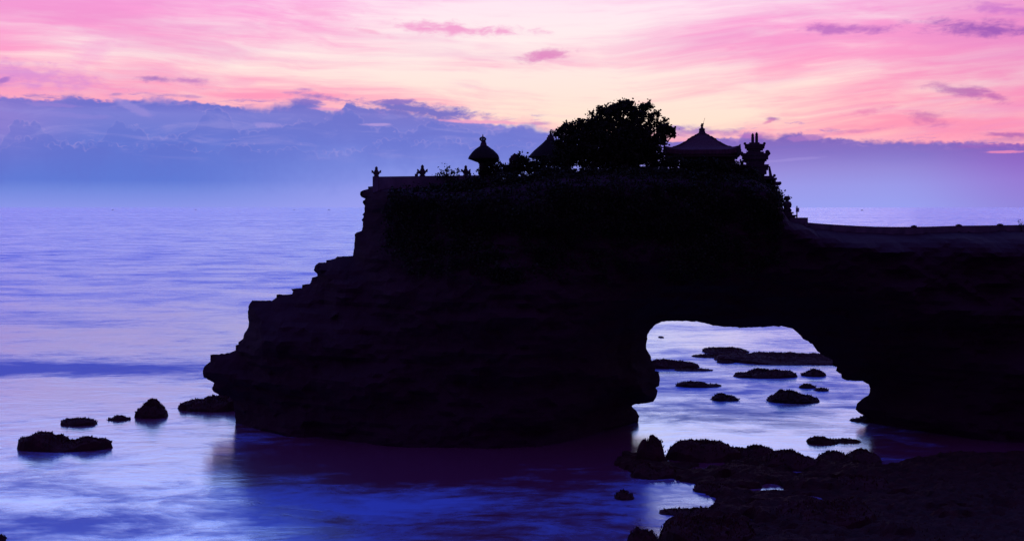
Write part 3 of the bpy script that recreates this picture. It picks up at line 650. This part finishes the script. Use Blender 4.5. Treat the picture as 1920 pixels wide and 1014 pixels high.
# ---------------------------------------------------------------- thatched tower shrine
def roof_profile(mb, cx, Y, prof, n=32, p=2.6):
    s = Y/F; mb.lathe((cx-960)*s, Y, [(r*s, CAM_H-(y-HZ)*s) for r, y in prof], n, p)
def thatch_roughen(o, amp, seed):
    for v in o.data.vertices:
        q = fbm((v.co.x*2.2+seed, v.co.y*2.2, v.co.z*2.2), 4)
        v.co.x += q*amp; v.co.z += q*amp*.6
def shrine():
    Y = 117.4; b = base_of(906.5, 334, Y); r = empty('thatched_shrine', b); s = Y/F
    tag(r, 'narrow stone shrine under a bell-shaped thatch roof with a crown ring', 'shrine')
    m = MB(); pxbox(m, 898.4, 913, 303, 336, .62, Y); pxbox(m, 896.5, 915, 322, 327, .8, Y); pxbox(m, 896.8, 914.5, 303.5, 307, .8, Y); m.box((897-960)*s, (916-960)*s, Y-.5, Y+.5, CAM_H-(336-HZ)*s, CAM_H-(330-HZ)*s)
    m.build('body', 'stone', r, origin=b)
    t = MB(); roof_profile(t, 907.3, Y, [(9, 305.5), (14, 304), (22, 301), (29.3, 298.2), (29.6, 297), (27.5, 293), (25, 289.5), (21.5, 285), (17.5, 281), (13, 277.6), (9, 275), (6.2, 273.6)], 40)
    ro = t.build('roof', 'thatch', r, False, b); thatch_roughen(ro, .035, 2)
    n = MB(); roof_profile(n, 906.6, Y, [(6.8, 274.5), (6.4, 272.6), (5.6, 270), (5.4, 268.2), (4.6, 267.6), (4.2, 265.6), (4.9, 265.2), (4.9, 264.6), (3, 264.2)], 16, 2)
    n.build('neck', 'stone', ro, origin=b)
    c = MB(); cxm = (905.3-960)*s
    for k in range(8):
        a0 = k*math.pi/4+.2
        pts = []
        for j in range(9):
            q = math.pi*j/8
            rr = (1.2+4.6*math.sin(q))*s; pts.append((cxm+math.cos(a0)*rr, Y+math.sin(a0)*rr, CAM_H-(264.6-7.0*(1-math.cos(q))/2-HZ)*s))
        c.tube(pts, .045, 6)
    c.tube([(cxm, Y, CAM_H-(265-HZ)*s), (cxm, Y, CAM_H-(257-HZ)*s), (cxm, Y, CAM_H-(251.5-HZ)*s)], [.09, .07, .012], 8)
    c.build('crown_finial', 'stone', ro, origin=b)
shrine()

# small niche shrine beside it
def niche():
    Y = 117.0; b = base_of(965, 316, Y); r = empty('niche_shrine', b); s = Y/F
    tag(r, 'small open arched stone shrine half hidden by shrubs', 'shrine')
    m = MB(); pxbox(m, 953.5, 977, 309, 326, .9, Y); pxbox(m, 944, 958, 309.2, 326, .8, Y); pxbox(m, 954.6, 961.4, 301, 309, .5, Y); pxbox(m, 964.6, 975.5, 301, 309, .5, Y)
    m.build('base', 'stone', r, origin=b)
    q = MB(); pxbox(q, 954, 976, 296.5, 301, .62, Y, 0, .92); pxbox(q, 956.5, 973, 292, 296.5, .6, Y, 0, .82); pxbox(q, 960, 970, 289.6, 292, .45, Y, 0, .7); pxbox(q, 962.5, 967.5, 287.6, 289.6, .3, Y, 0, .4)
    q.build('roof', 'stone', r, origin=b)
niche()

def thatched_pavilion(name, label, cx, apex, eave, half, Y, spike, base):
    b = base_of(cx, base, Y); r = empty(name, b); s = Y/F
    tag(r, label, 'pavilion')
    h = eave-apex
    t = MB(); roof_profile(t, cx, Y, [(half*.55, eave+6), (half*.8, eave+3.2), (half, eave+.6), (half*1.005, eave-.6), (half*.90, eave-h*.17), (half*.76, eave-h*.36), (half*.60, eave-h*.54), (half*.42, eave-h*.74), (half*.27, eave-h*.92), (half*.22, apex)], 40, 3.0)
    ro = t.build('roof', 'thatch', r, False, b); thatch_roughen(ro, .035, 5)
    n = MB(); roof_profile(n, cx, Y, [(half*.19, apex+1), (half*.17, apex-4), (half*.12, apex-6), (half*.13, apex-8), (half*.05, apex-10), (1.6, apex-11), (1.5, apex-14), (2.2, apex-15), (1.2, apex-16), (.2, spike)], 12, 2)
    n.build('spire', 'stone', ro, origin=b)
    for sx in (-1, 1):
        for sy in (-1, 1):
            p = MB(); x0 = (cx-960)*s+sx*half*.62*s; y0 = Y+sy*half*.62*s
            p.box(x0-.09, x0+.09, y0-.09, y0+.09, CAM_H-(base-HZ)*s, CAM_H-(eave-1-HZ)*s); p.build('post', 'wood', r, origin=b)
    f = MB(); pxbox(f, cx-half*.75, cx+half*.75, base-5, base+6, half*1.5*s, Y); f.build('plinth', 'stone', r, origin=b)
thatched_pavilion('thatched_pavilion', 'thatched roof pavilion with a spiky tip at the left edge of the big tree', 1032, 262.5, 294.5, 41, 119.0, 243, 322)
thatched_pavilion('thatched_pavilion', 'thatched pavilion behind the big tree with only one eave showing', 1196, 248, 281, 45, 121.0, 232, 318)

# ---------------------------------------------------------------- large hipped pavilion
def hipped():
    Y = 118.6; b = base_of(1316, 322, Y); r = empty('temple_pavilion', b); s = Y/F; cx = (1316.2-960)*s
    Z = lambda p: CAM_H-(p-HZ)*s
    r.rotation_euler.z = -math.atan2(b[0], b[1]); tag(r, 'largest pavilion with a sweeping hipped roof and upturned corner tips', 'pavilion')
    # roof: square rings, concave sweep
    prof = [(66, 293.5, 0), (68, 291, 0), (68, 283.6, 0), (62.5, 281.4, 0), (52, 279.2, 0), (41, 274.6, 0), (33, 269.4, 0), (25, 263.2, 0), (18, 258.6, 0), (12, 255.2, 0), (7.5, 252, 0)]
    n = 12; vs, fs = [], []
    for (h, y, _) in prof:
        for side in range(4):
            for k in range(n):
                t = -1+2*k/n
                c, q = math.cos(side*math.pi/2), math.sin(side*math.pi/2)
                lx, ly = t*h*s, -h*s; lift = 4.2*abs(t)**6*max(0, (h-44)/22)
                bow = 0.0
                vs.append((cx+lx*c-ly*q, Y+lx*q+ly*c, Z(y-lift)))
    N = 4*n
    for j in range(len(prof)-1):
        for i in range(N): fs.append((j*N+i, j*N+(i+1) % N, (j+1)*N+(i+1) % N, (j+1)*N+i))
    fs.append(tuple(range(N-1, -1, -1))); fs.append(tuple((len(prof)-1)*N+i for i in range(N)))
    m = MB(); m.add(vs, fs); ro = m.build('roof', 'tile', r, False, b)
    # raised hip ridges with upturned ends
    for sx in (-1, 1):
        for sy in (-1, 1):
            k = MB()
            pts = [(h, y) for h, y in [(7, 251.5), (12, 254.6), (18, 258), (25, 262.6), (33, 268.8), (41, 274), (52, 278.2), (60, 279.6), (66, 278.6), (69, 275.6)]]
            P = [(cx+sx*h*s, Y+sy*h*s, Z(y)) for h, y in pts]
            k.tube(P, [.06, .06, .06, .06, .07, .08, .09, .10, .10, .03], 6)
            for h, y in pts[1:-2]: k.ball((cx+sx*h*s, Y+sy*h*s, Z(y-.3)), .075, n=6, m=4)
            # corner horn and hanging scroll
            k.tube([(cx+sx*65*s, Y+sy*65*s, Z(284)), (cx+sx*67.5*s, Y+sy*67.5*s, Z(281.5)), (cx+sx*69*s, Y+sy*69*s, Z(273.8))], [.22, .15, .03], 6)
            k.tube([(cx+sx*68*s, Y+sy*68*s, Z(283)), (cx+sx*68*s, Y+sy*68*s, Z(290)), (cx+sx*65*s, Y+sy*65*s, Z(295)), (cx+sx*60*s, Y+sy*60*s, Z(297))], [.14, .16, .14, .05], 6)
            k.build('hip_ridge', 'stone', ro, origin=b)
    fa = MB(); fa.box(cx-66.5*s, cx+66.5*s, Y-66.5*s, Y+66.5*s, Z(296.5), Z(293.4), 1, 1); fa.build('eave_board', 'wood', r, origin=b)
    t = MB(); roof_profile(t, 1316.2, Y, [(8, 252.5), (7.6, 250), (6.4, 249.4), (5.2, 244.6), (5.8, 243.6), (5.4, 241.6), (3.2, 240.8), (2.0, 238.6), (2.4, 237), (2.9, 235.6), (1.7, 233.6), (1.2, 231.5)], 16, 4)
    sx_ = (1318-960)*s; t.tube([(sx_, Y, Z(234)), (sx_+.06, Y, Z(231))], [.06, .03], 6)
    t.build('crown_finial', 'stone', ro, origin=b)
    w = MB(); w.tube([((1318.5-960)*s, Y, Z(232)), ((1321.5-960)*s, Y, Z(221.5))], .013, 5); w.build('lightning_rod', 'metal', ro, origin=b)
    bd = MB(); bd.box(cx-34*s, cx+60*s, Y-48*s, Y+48*s, Z(322), Z(297)); pxbox(bd, 1366, 1377, 302.5, 322, 3.0, Y); bd.build('wall', 'stone', r, origin=b)
    for dx_ in (-50, 56):
        for dy_ in (-52, 52):
            p = MB(); p.box(cx+dx_*s-.1, cx+dx_*s+.1, Y+dy_*s-.1, Y+dy_*s+.1, Z(322), Z(296)); p.build('post', 'wood', r, origin=b)
    pl = MB(); pl.box(cx-60*s, cx+60*s, Y-60*s, Y+60*s, Z(330), Z(316)); pl.build('plinth', 'stone', r, origin=b)
hipped()

# ---------------------------------------------------------------- carved gate tower with stepped wing
def gate():
    Y = 117.6; b = base_of(1416, 345, Y); r = empty('gate_tower', b); s = Y/F
    Z = lambda p: CAM_H-(p-HZ)*s; X = lambda p: (p-960)*s
    r.rotation_euler.z = -math.atan2(b[0], b[1]); tag(r, 'tall tiered stone gate tower with ear ornaments and twin prongs', 'gate')
    bx = lambda m, x0, x1, yt, yb, d, tx=1.0: pxbox(m, x0, x1, yt, yb, d, Y, 0, tx, 1)
    m = MB()
    bx(m, 1399, 1433, 300, 352, 1.6); bx(m, 1395, 1437, 318, 327, 1.9); bx(m, 1387, 1441, 309, 313.5, 2.0, 1.0); bx(m, 1392, 1440, 313.5, 319, 1.9); bx(m, 1395, 1436, 340, 356, 2.2)
    m.build('base', 'stone', r, origin=b)
    t2 = MB(); bx(t2, 1399.5, 1432, 285, 306, 1.4); bx(t2, 1391.5, 1440, 292, 299, 1.8); bx(t2, 1394, 1437, 299, 302.5, 1.6); bx(t2, 1389.5, 1441, 288, 292, 1.9); bx(t2, 1396, 1434, 302.5, 305, 1.5)
    for sx, cxp in ((-1, 1391.2), (1, 1438.4)):
        t2.ball((X(cxp), Y-.3, Z(285.4 if sx > 0 else 287.4)), .17 if sx > 0 else .13, 1.1, 1, 1, 8, 6)
        t2.tube([(X(1415+sx*20), Y-.3, Z(289)), (X(1415+sx*25), Y-.3, Z(291)), (X(1415+sx*27.5), Y-.3, Z(288.5)), (X(1415+sx*27.2), Y-.3, Z(285.5))], [.12, .12, .09, .05], 6)
    t2.build('lower_tier', 'stone', r, origin=b)
    t1 = MB(); bx(t1, 1402.5, 1426, 270, 287, 1.1); bx(t1, 1397.5, 1432.5, 274.5, 279, 1.4); bx(t1, 1400, 1430.5, 279, 282.5, 1.2); bx(t1, 1396.5, 1434, 270.8, 274.5, 1.5); bx(t1, 1405, 1424, 267.6, 270.8, .9)
    for sx, cxp in ((-1, 1397), (1, 1433)): t1.ball((X(cxp), Y-.2, Z(269.6)), .12, 1, 1, 1, 8, 6); t1.ball((X(cxp-sx*2), Y-.2, Z(277)), .11, 1, 1, 1, 8, 6)
    t1.build('upper_tier', 'stone', r, origin=b)
    for (x0, x1, yt) in ((1408.6, 1414.2, 250.2), (1415.8, 1421.4, 248.4)):
        p = MB(); bx(p, x0, x1, yt+6.5, 269, .3); c = (x0+x1)/2
        bx(p, c-2.3, c+2.3, yt+4.4, yt+6.5, .24); bx(p, c-3.1, c+3.1, yt+3.0, yt+4.4, .3, .8); p.lathe(X(c), Y, [(.10, Z(yt+3.4)), (.09, Z(yt+1.6)), (.01, Z(yt-.6))], 8)
        p.build('prong', 'stone', r, origin=b)
    # wing stepping down to the path
    Yw = 116.8; b2 = base_of(1450, 400, Yw); g2 = empty('stair_wall', b2)
    tag(g2, 'ornate stone wing wall stepping down from the gate tower to the causeway', 'wall')
    sw = Yw/F; Xw = lambda p: (p-960)*sw; Zw = lambda p: CAM_H-(p-HZ)*sw
    m = MB()
    for (x0, x1, yt, yb, d) in [(1430, 1449.5, 330, 412, .9), (1432, 1453, 336, 412, .9), (1440, 1456.5, 350, 412, .9), (1444, 1458.5, 360, 412, .9), (1450, 1462, 371, 412, .9), (1456, 1465, 380, 412, .9), (1458, 1468, 392, 414, 1.0),
                                (1446, 1454.5, 333.5, 337.5, 1.1), (1449, 1460.5, 343.5, 348, 1.1), (1452, 1461, 341, 343.5, 1.0), (1450, 1458, 352, 355, 1.05), (1452, 1460, 361, 365, 1.05), (1456, 1464.2, 368, 372.5, 1.05), (1457, 1468.4, 375.5, 380, 1.05), (1458, 1466, 383, 387, 1.05)]:
        pxbox(m, x0, x1, yt, yb, d, Yw)
    for (x, y, q) in [(1450.8, 329.5, .12), (1461.2, 343.6, .13), (1464, 369, .12), (1467.2, 377.4, .12), (1457.6, 351, .09), (1459, 362, .1)]: m.ball((Xw(x), Yw-.3, Zw(y)), q, 1, 1, 1.1, 8, 6)
    m.build('stepped_body', 'stone', g2, origin=b2)
    k = MB(); k.tube([(Xw(1441.6), Yw-.2, Zw(312)), (Xw(1442.6), Yw-.2, Zw(320)), (Xw(1444), Yw-.2, Zw(329)), (Xw(1444.4), Yw-.2, Zw(338))], [.07, .10, .13, .15], 6)
    k.build('blade_finial', 'stone', g2, origin=b2)
    # guardian statue
    Ys = 116.2; ss = Ys/F; b3 = base_of(1476, 406, Ys); st = empty('guardian_statue', b3)
    tag(st, 'squat stone guardian figure on a stepped pedestal below the gate', 'statue')
    Xs = lambda p: (p-960)*ss; Zs = lambda p: CAM_H-(p-HZ)*ss
    f = MB()
    f.lathe(Xs(1475.6), Ys, [(.27, Zs(398)), (.30, Zs(396)), (.27, Zs(391)), (.25, Zs(386)), (.28, Zs(381)), (.26, Zs(378.5)), (.15, Zs(377)), (.13, Zs(376.3)), (.22, Zs(375)), (.26, Zs(372.4)), (.25, Zs(370.4)), (.22, Zs(369.2)), (.24, Zs(368.6)), (.14, Zs(367.6))], 14, 2.4)
    for sx in (-1, 1):
        f.tube([(Xs(1475.6)+sx*.24, Ys, Zs(379)), (Xs(1475.6)+sx*.31, Ys-.05, Zs(384)), (Xs(1475.6)+sx*.24, Ys-.22, Zs(388.5))], [.09, .08, .07], 7)
        f.tube([(Xs(1475.6)+sx*.14, Ys-.1, Zs(391)), (Xs(1475.6)+sx*.24, Ys-.26, Zs(394.5)), (Xs(1475.6)+sx*.2, Ys-.24, Zs(398))], [.12, .11, .1], 7)
        f.ball((Xs(1475.6)+sx*.25, Ys, Zs(373)), .06, n=6, m=4)
    f.ball((Xs(1475.6), Ys-.24, Zs(373.2)), .07, n=6, m=4)
    f.build('figure', 'stone', st, True, b3)
    p = MB(); pxbox(p, 1469.5, 1486.3, 397.6, 400.6, .8, Ys); pxbox(p, 1470.5, 1484, 400.6, 403, .75, Ys); pxbox(p, 1467, 1491.2, 403, 406.4, 1.0, Ys); pxbox(p, 1462, 1489, 406.4, 420, .9, Ys); p.build('pedestal', 'stone', st, origin=b3)
    # low parapet block and sign
    b4 = base_of(1500, 417, Ys); lb = MB(); pxbox(lb, 1478, 1512.3, 408, 432, 1.2, Ys, 0, .985); o = lb.build('stone_block', 'plaster', None, origin=b4); o.location = b4
    tag(o, 'plain low stone block ending the steps where the causeway begins', 'block')
    b5 = base_of(1494.2, 408, 116.0); sg = empty('sign_post', b5); tag(sg, 'small dark board on a short post standing on the low stone block', 'sign'); s5 = 116.0/F
    q = MB(); pxbox(q, 1493.2, 1495.2, 386.2, 408, .09, 116.0); q.build('post', 'metal', sg, origin=b5)
    q = MB(); pxbox(q, 1491.8, 1497.9, 389.8, 397.6, .05, 116.0, -.08); q.build('board', 'sign', sg, origin=b5)
gate()

# ---------------------------------------------------------------- causeway parapet with cap stones
def parapet():
    line = [(1508, 416.6), (1513, 417.2), (1530, 418.6), (1550, 420.2), (1580, 422), (1610, 423.6), (1640, 424.9), (1680, 425.4), (1720, 425.2), (1745, 424.8), (1770, 424), (1800, 423.2), (1840, 422.7), (1880, 422.2), (1920, 421.8), (2000, 421), (2120, 419.5), (2300, 416)]
    Y = 115.6; s = Y/F; b = base_of(1513, 425, Y)
    m = MB(); vs = []
    for x, y in line:
        X, Z = (x-960)*s, CAM_H-(y-HZ)*s
        vs += [(X, Y-.16, Z-1.1), (X, Y+.16, Z-1.1), (X, Y+.16, Z), (X, Y-.16, Z)]
    fs = []
    for i in range(len(line)-1):
        for k in range(4): fs.append((i*4+k, i*4+(k+1) % 4, (i+1)*4+(k+1) % 4, (i+1)*4+k))
    fs += [(0, 3, 2, 1), tuple((len(line)-1)*4+k for k in range(4))]
    m.add(vs, fs); o = m.build('causeway_parapet', 'plaster', None, origin=b); o.location = b
    tag(o, 'long low sagging parapet along the top of the natural bridge, with cap stones', 'parapet')
    for (x, y) in ((1713.5, 425.2), (1797.5, 423.2), (1875, 422.2)):
        k = MB(); pxbox(k, x-4.4, x+4.4, y-1.8, y+1, .42, Y); pxbox(k, x-2.6, x+2.6, y-2.8, y-1.8, .3, Y, 0, .8)
        k.build('cap_stone', 'stone', o, origin=b)
parapet()

# ---------------------------------------------------------------- vegetation
def leaves(lobes, Y, depth, density, size, seed, fill=1.0, clump=0.42):
    """lobes in photo pixels at distance Y: (px, py, rx, ry); returns verts, faces of leaf quads gathered in clumps"""
    r = np.random.default_rng(seed); s = Y/F; v = []; f = []
    for (px, py, rx, ry) in lobes:
        cx, cz = (px-960)*s, CAM_H-(py-HZ)*s; ax, az = rx*s, ry*s; ay = min(max(ax, az), depth)
        n = max(3, int(density*ax*az*fill))
        for _ in range(n):
            d = r.normal(size=3); d /= np.linalg.norm(d); q = r.uniform(.25, 1.0)**(1/2.2)
            c = np.array([cx, Y, cz]) + d*q*np.array([ax, ay, az])
            cl = clump*r.uniform(.6, 1.2)
            for _ in range(int(r.integers(12, 22))):
                o = r.normal(size=3)*cl*0.42; p = c+o
                n_ = r.normal(size=3); n_ /= np.linalg.norm(n_)
                t = np.cross(n_, r.normal(size=3)); t /= np.linalg.norm(t); u = np.cross(n_, t)
                L = size*r.uniform(.6, 1.25); w_ = L*.38; b = len(v)
                v += [p-t*L*.5, p+u*w_+n_*L*.06, p+t*L*.5, p-u*w_+n_*L*.06]; f.append((b, b+1, b+2, b+3))
    return v, f
def tree():
    Y = 116.4; b = base_of(1150, 330, Y); r = empty('broad_tree', b); s = Y/F
    tag(r, 'largest tree, a broad dense crown between the thatched roofs', 'tree')
    LB = [(1172, 205, 22, 17), (1176, 194, 12, 9), (1150, 208, 14, 11), (1142, 216, 22, 18), (1126, 206, 10, 8), (1122, 230, 18, 18), (1196, 216, 20, 18), (1212, 204, 9, 8), (1216, 199, 5, 4), (1222, 218, 10, 9), (1232, 214, 7, 4), (1224, 228, 10, 10), (1243, 238, 17, 14), (1256, 243, 9, 8), (1236, 256, 16, 14), (1246, 228, 5, 5),
          (1106, 239, 18, 14), (1089, 228, 8, 8), (1091, 240, 14, 12), (1066, 240, 17, 12), (1054, 248, 13, 12), (1044, 246, 4, 7), (1074, 234, 6, 6), (1056, 238, 7, 5), (1054, 268, 14, 14), (1087, 260, 32, 20), (1150, 245, 44, 26), (1190, 245, 36, 26), (1205, 268, 34, 20), (1130, 280, 60, 22), (1075, 288, 44, 20), (1180, 292, 46, 20), (1240, 266, 6, 7), (1262, 248, 4, 5), (1108, 214, 6, 6), (1068, 302, 36, 14), (1150, 305, 60, 16)]
    LB = [(a, b_+1, max(3, c-2.2), max(2.5, d_-2.6)) for a, b_, c, d_ in LB] + [(a, b_+5, c, d_) for a, b_, c, d_ in [(1131, 204, 9, 8), (1148, 199, 11, 9), (1164, 196, 10, 8), (1175, 191, 8, 7), (1187, 198, 7, 7), (1204, 195, 6, 6), (1216, 192, 5, 4), (1221, 195, 3, 3), (1231, 208, 6, 3), (1240, 228, 7, 6), (1255, 240, 9, 6), (1258, 249, 7, 6), (1112, 221, 10, 7), (1088, 226, 6, 6), (1042, 244, 4, 6), (1244, 262, 4, 6)]]
    v, f = leaves(LB, Y, 2.2, 95, .24, 11, 1.0, .34)
    v2, f2 = leaves([(1150, 262, 60, 26), (1080, 275, 40, 24), (1066, 258, 16, 12), (1200, 275, 46, 22), (1150, 300, 80, 16), (1060, 300, 24, 12)], Y, 2.0, 45, .26, 12)
    f += [tuple(i+len(v) for i in q) for q in f2]; v += v2
    mesh_obj('crown', np.array(v)-np.array(b), f, 'leaf', r)
    t = MB(); P = lambda x, y, o=0: (((x-960)*s)-b[0], o, CAM_H-(y-HZ)*s-b[2])
    t.tube([P(1148, 345), P(1150, 325), P(1153, 300), P(1150, 278)], [.42, .34, .28, .24], 9); t.build('trunk', 'bark', r)
    for k, (pts, r0) in enumerate([([(1150, 285), (1120, 262), (1100, 240), (1090, 230)], .15), ([(1150, 280), (1160, 245), (1170, 212), (1176, 195)], .16), ([(1151, 285), (1185, 255), (1222, 225), (1232, 214)], .14), ([(1152, 292), (1200, 268), (1240, 248), (1258, 244)], .13), ([(1150, 295), (1100, 278), (1066, 252), (1050, 244)], .14)]):
        l = MB(); l.tube([P(x, y, .25*math.sin(k*2.1+j)) for j, (x, y) in enumerate(pts)], [r0, r0*.8, r0*.5, r0*.2], 7); l.build('limb', 'bark', r)
tree()
SH = 'shrubs covering the top of the headland'
def shrub(label, lobes, Y, seed, dens=70, size=.24, stem=True, fill=1.0):
    x = np.mean([l[0] for l in lobes]); y = max(l[1]+l[3] for l in lobes)
    b = base_of(x, y, Y); r = empty('shrub', b); tag(r, label, 'shrub', SH); s = Y/F
    v, f = leaves(lobes, Y, 1.6, dens, size, seed, fill); mesh_obj('foliage', np.array(v)-np.array(b), f, 'leaf', r)
    t = MB()
    for (px, py, rx, ry) in lobes[:4]:
        t.tube([((x-960)*s-b[0]+.05*seed % .2, 0, -.5), ((px-960)*s-b[0], .1, CAM_H-(py+ry*.3-HZ)*s-b[2]), ((px-960)*s-b[0]+.05, .05, CAM_H-(py-ry*.75-HZ)*s-b[2])], [.05, .035, .012], 5)
    t.build('stem', 'bark', r)
shrub('wiry young shrub sprouting above the boundary wall between two finials', [(836, 326, 9, 4), (837, 316, 3, 4), (847, 323, 5, 3), (828, 326, 5, 2.5), (858, 322, 2.5, 2), (820, 330, 4, 2)], 116.1, 21, 30, .17)
shrub('leafy shrub pressed against the right side of the thatched tower shrine', [(918, 312, 10, 9), (924, 303, 6, 6), (928, 318, 12, 9), (910, 326, 12, 8), (936, 312, 4, 5), (922, 330, 14, 8)], 116.6, 22)
shrub('rounded shrub around the small niche shrine', [(975, 306, 12, 10), (985, 312, 14, 10), (979, 296, 5, 7), (962, 318, 18, 8), (945, 320, 14, 8), (990, 300, 3, 4), (999, 312, 7, 6)], 116.3, 23)
shrub('dark shrub under the left thatched eave beside the big tree', [(1012, 312, 14, 12), (1022, 304, 10, 10), (1004, 306, 5, 5), (1030, 318, 20, 12), (1000, 322, 14, 8)], 116.0, 24)
shrub('shrub filling the gap between the big tree and the hipped roof', [(1226, 294, 9, 8), (1238, 296, 10, 8), (1218, 302, 12, 10), (1248, 306, 12, 10), (1243, 289, 4, 5), (1234, 312, 20, 10)], 116.2, 25)
shrub('wide dark shrub in front of the hipped pavilion', [(1275, 306, 18, 11), (1300, 310, 18, 11), (1322, 312, 20, 12), (1350, 314, 18, 12), (1366, 316, 12, 10), (1262, 304, 10, 9), (1376, 310, 5, 6)], 114.8, 26)
shrub('spiky shrub between the hipped pavilion and the gate tower', [(1386, 318, 8, 9), (1391, 309, 4, 6), (1380, 322, 12, 8), (1398, 322, 12, 9)], 116.2, 27)
shrub('bushy shrub at the base of the gate tower', [(1408, 330, 18, 14), (1416, 350, 14, 12), (1408, 356, 22, 12), (1424, 368, 9, 11)], 114.8, 28)
shrub('shrub trailing down the slope below the stepped wing wall', [(1424, 388, 14, 13), (1436, 404, 9, 6), (1414, 395, 20, 18)], 114.2, 29)
shrub('low shrub hanging over the cliff below the boundary wall', [(860, 348, 30, 10), (830, 356, 26, 9), (890, 345, 26, 12), (790, 360, 18, 6)], 114.0, 30)
shrub('wide shrub on the slope under the big tree', [(1050, 330, 44, 16), (1110, 332, 50, 16), (1000, 338, 36, 14), (950, 340, 34, 14)], 113.8, 31)
shrub('shrub on the slope beneath the hipped pavilion', [(1190, 330, 44, 16), (1250, 332, 44, 16), (1310, 336, 44, 16), (1360, 344, 40, 18)], 113.4, 32)
shrub('tiny grass-like shrub beside the last cap stone of the parapet', [(1913, 420, 3, 2.5), (1916, 421, 3, 2)], 115.4, 33, 120, .10)
# creepers over the front of the upper slope
def creeper():
    ok = (HV[:, 1] > 12.5) & (HV[:, 0] > -10) & (HV[:, 0]*F/(YT-HB)+960 < 1462) & (~HI) & (HD > 1.6)
    idx = RNG.choice(np.where(ok)[0], 3600); v = []; f = []
    for i in idx:
        c = np.array([HV[i, 0], YT-HB[i]-.12, HV[i, 1]])
        if RNG.random() > (c[2]-11.5)/5 + fbm((c[0]*.25, c[2]*.3, 77.0), 3): continue
        for _ in range(16):
            p = c+RNG.normal(size=3)*(.32, .10, .28); n_ = RNG.normal(size=3); n_ /= np.linalg.norm(n_)
            t = np.cross(n_, RNG.normal(size=3)); t /= np.linalg.norm(t); u = np.cross(n_, t); L = .22*RNG.uniform(.6, 1.3); b = len(v)
            v += [p-t*L*.5, p+u*L*.38, p+t*L*.5, p-u*L*.38]; f.append((b, b+1, b+2, b+3))
    tag(mesh_obj('creeper', v, f, 'leaf'), 'dark creeper hanging over the upper cliff face', 'creeper', kind='stuff')
creeper()

# ---------------------------------------------------------------- ships on the horizon
def ship(px, Y, L, label):
    x = (px-960)/F*Y; r = empty('fishing_boat', (x, Y, 0)); tag(r, label, 'boat', 'boats on the horizon')
    m = MB(); h = L*.10
    out = [(-.5, .0), (-.46, -.12), (.3, -.14), (.5, 0), (.3, .14), (-.46, .12)]
    vs = [(a*L*.92, b*L*.8, -h*.3) for a, b in out]+[(a*L, b*L, h) for a, b in out]
    fs = [tuple(range(5, -1, -1)), tuple(range(6, 12))]+[(i, (i+1) % 6, 6+(i+1) % 6, 6+i) for i in range(6)]
    m.add(vs, fs); m.build('hull', 'hull', r)
    c = MB(); c.box(-.30*L, -.02*L, -.08*L, .08*L, h, h+.11*L, .9, .9); c.build('cabin', 'hull', r)
    k = MB(); k.tube([(.08*L, 0, h), (.08*L, 0, h+.26*L)], .012*L, 5); k.build('mast', 'hull', r)
ship(212, 9000, 17, 'leftmost tiny boat on the horizon, far out at sea')
ship(367, 9500, 14, 'tiny boat on the horizon, second from the left edge')
ship(552, 9000, 14, 'tiny boat on the horizon above the stepped ledges')
ship(617, 9000, 18, 'tiny boat on the horizon close to the overhanging cliff lip')
ship(1617, 8000, 20, 'tiny boat on the horizon above the causeway')
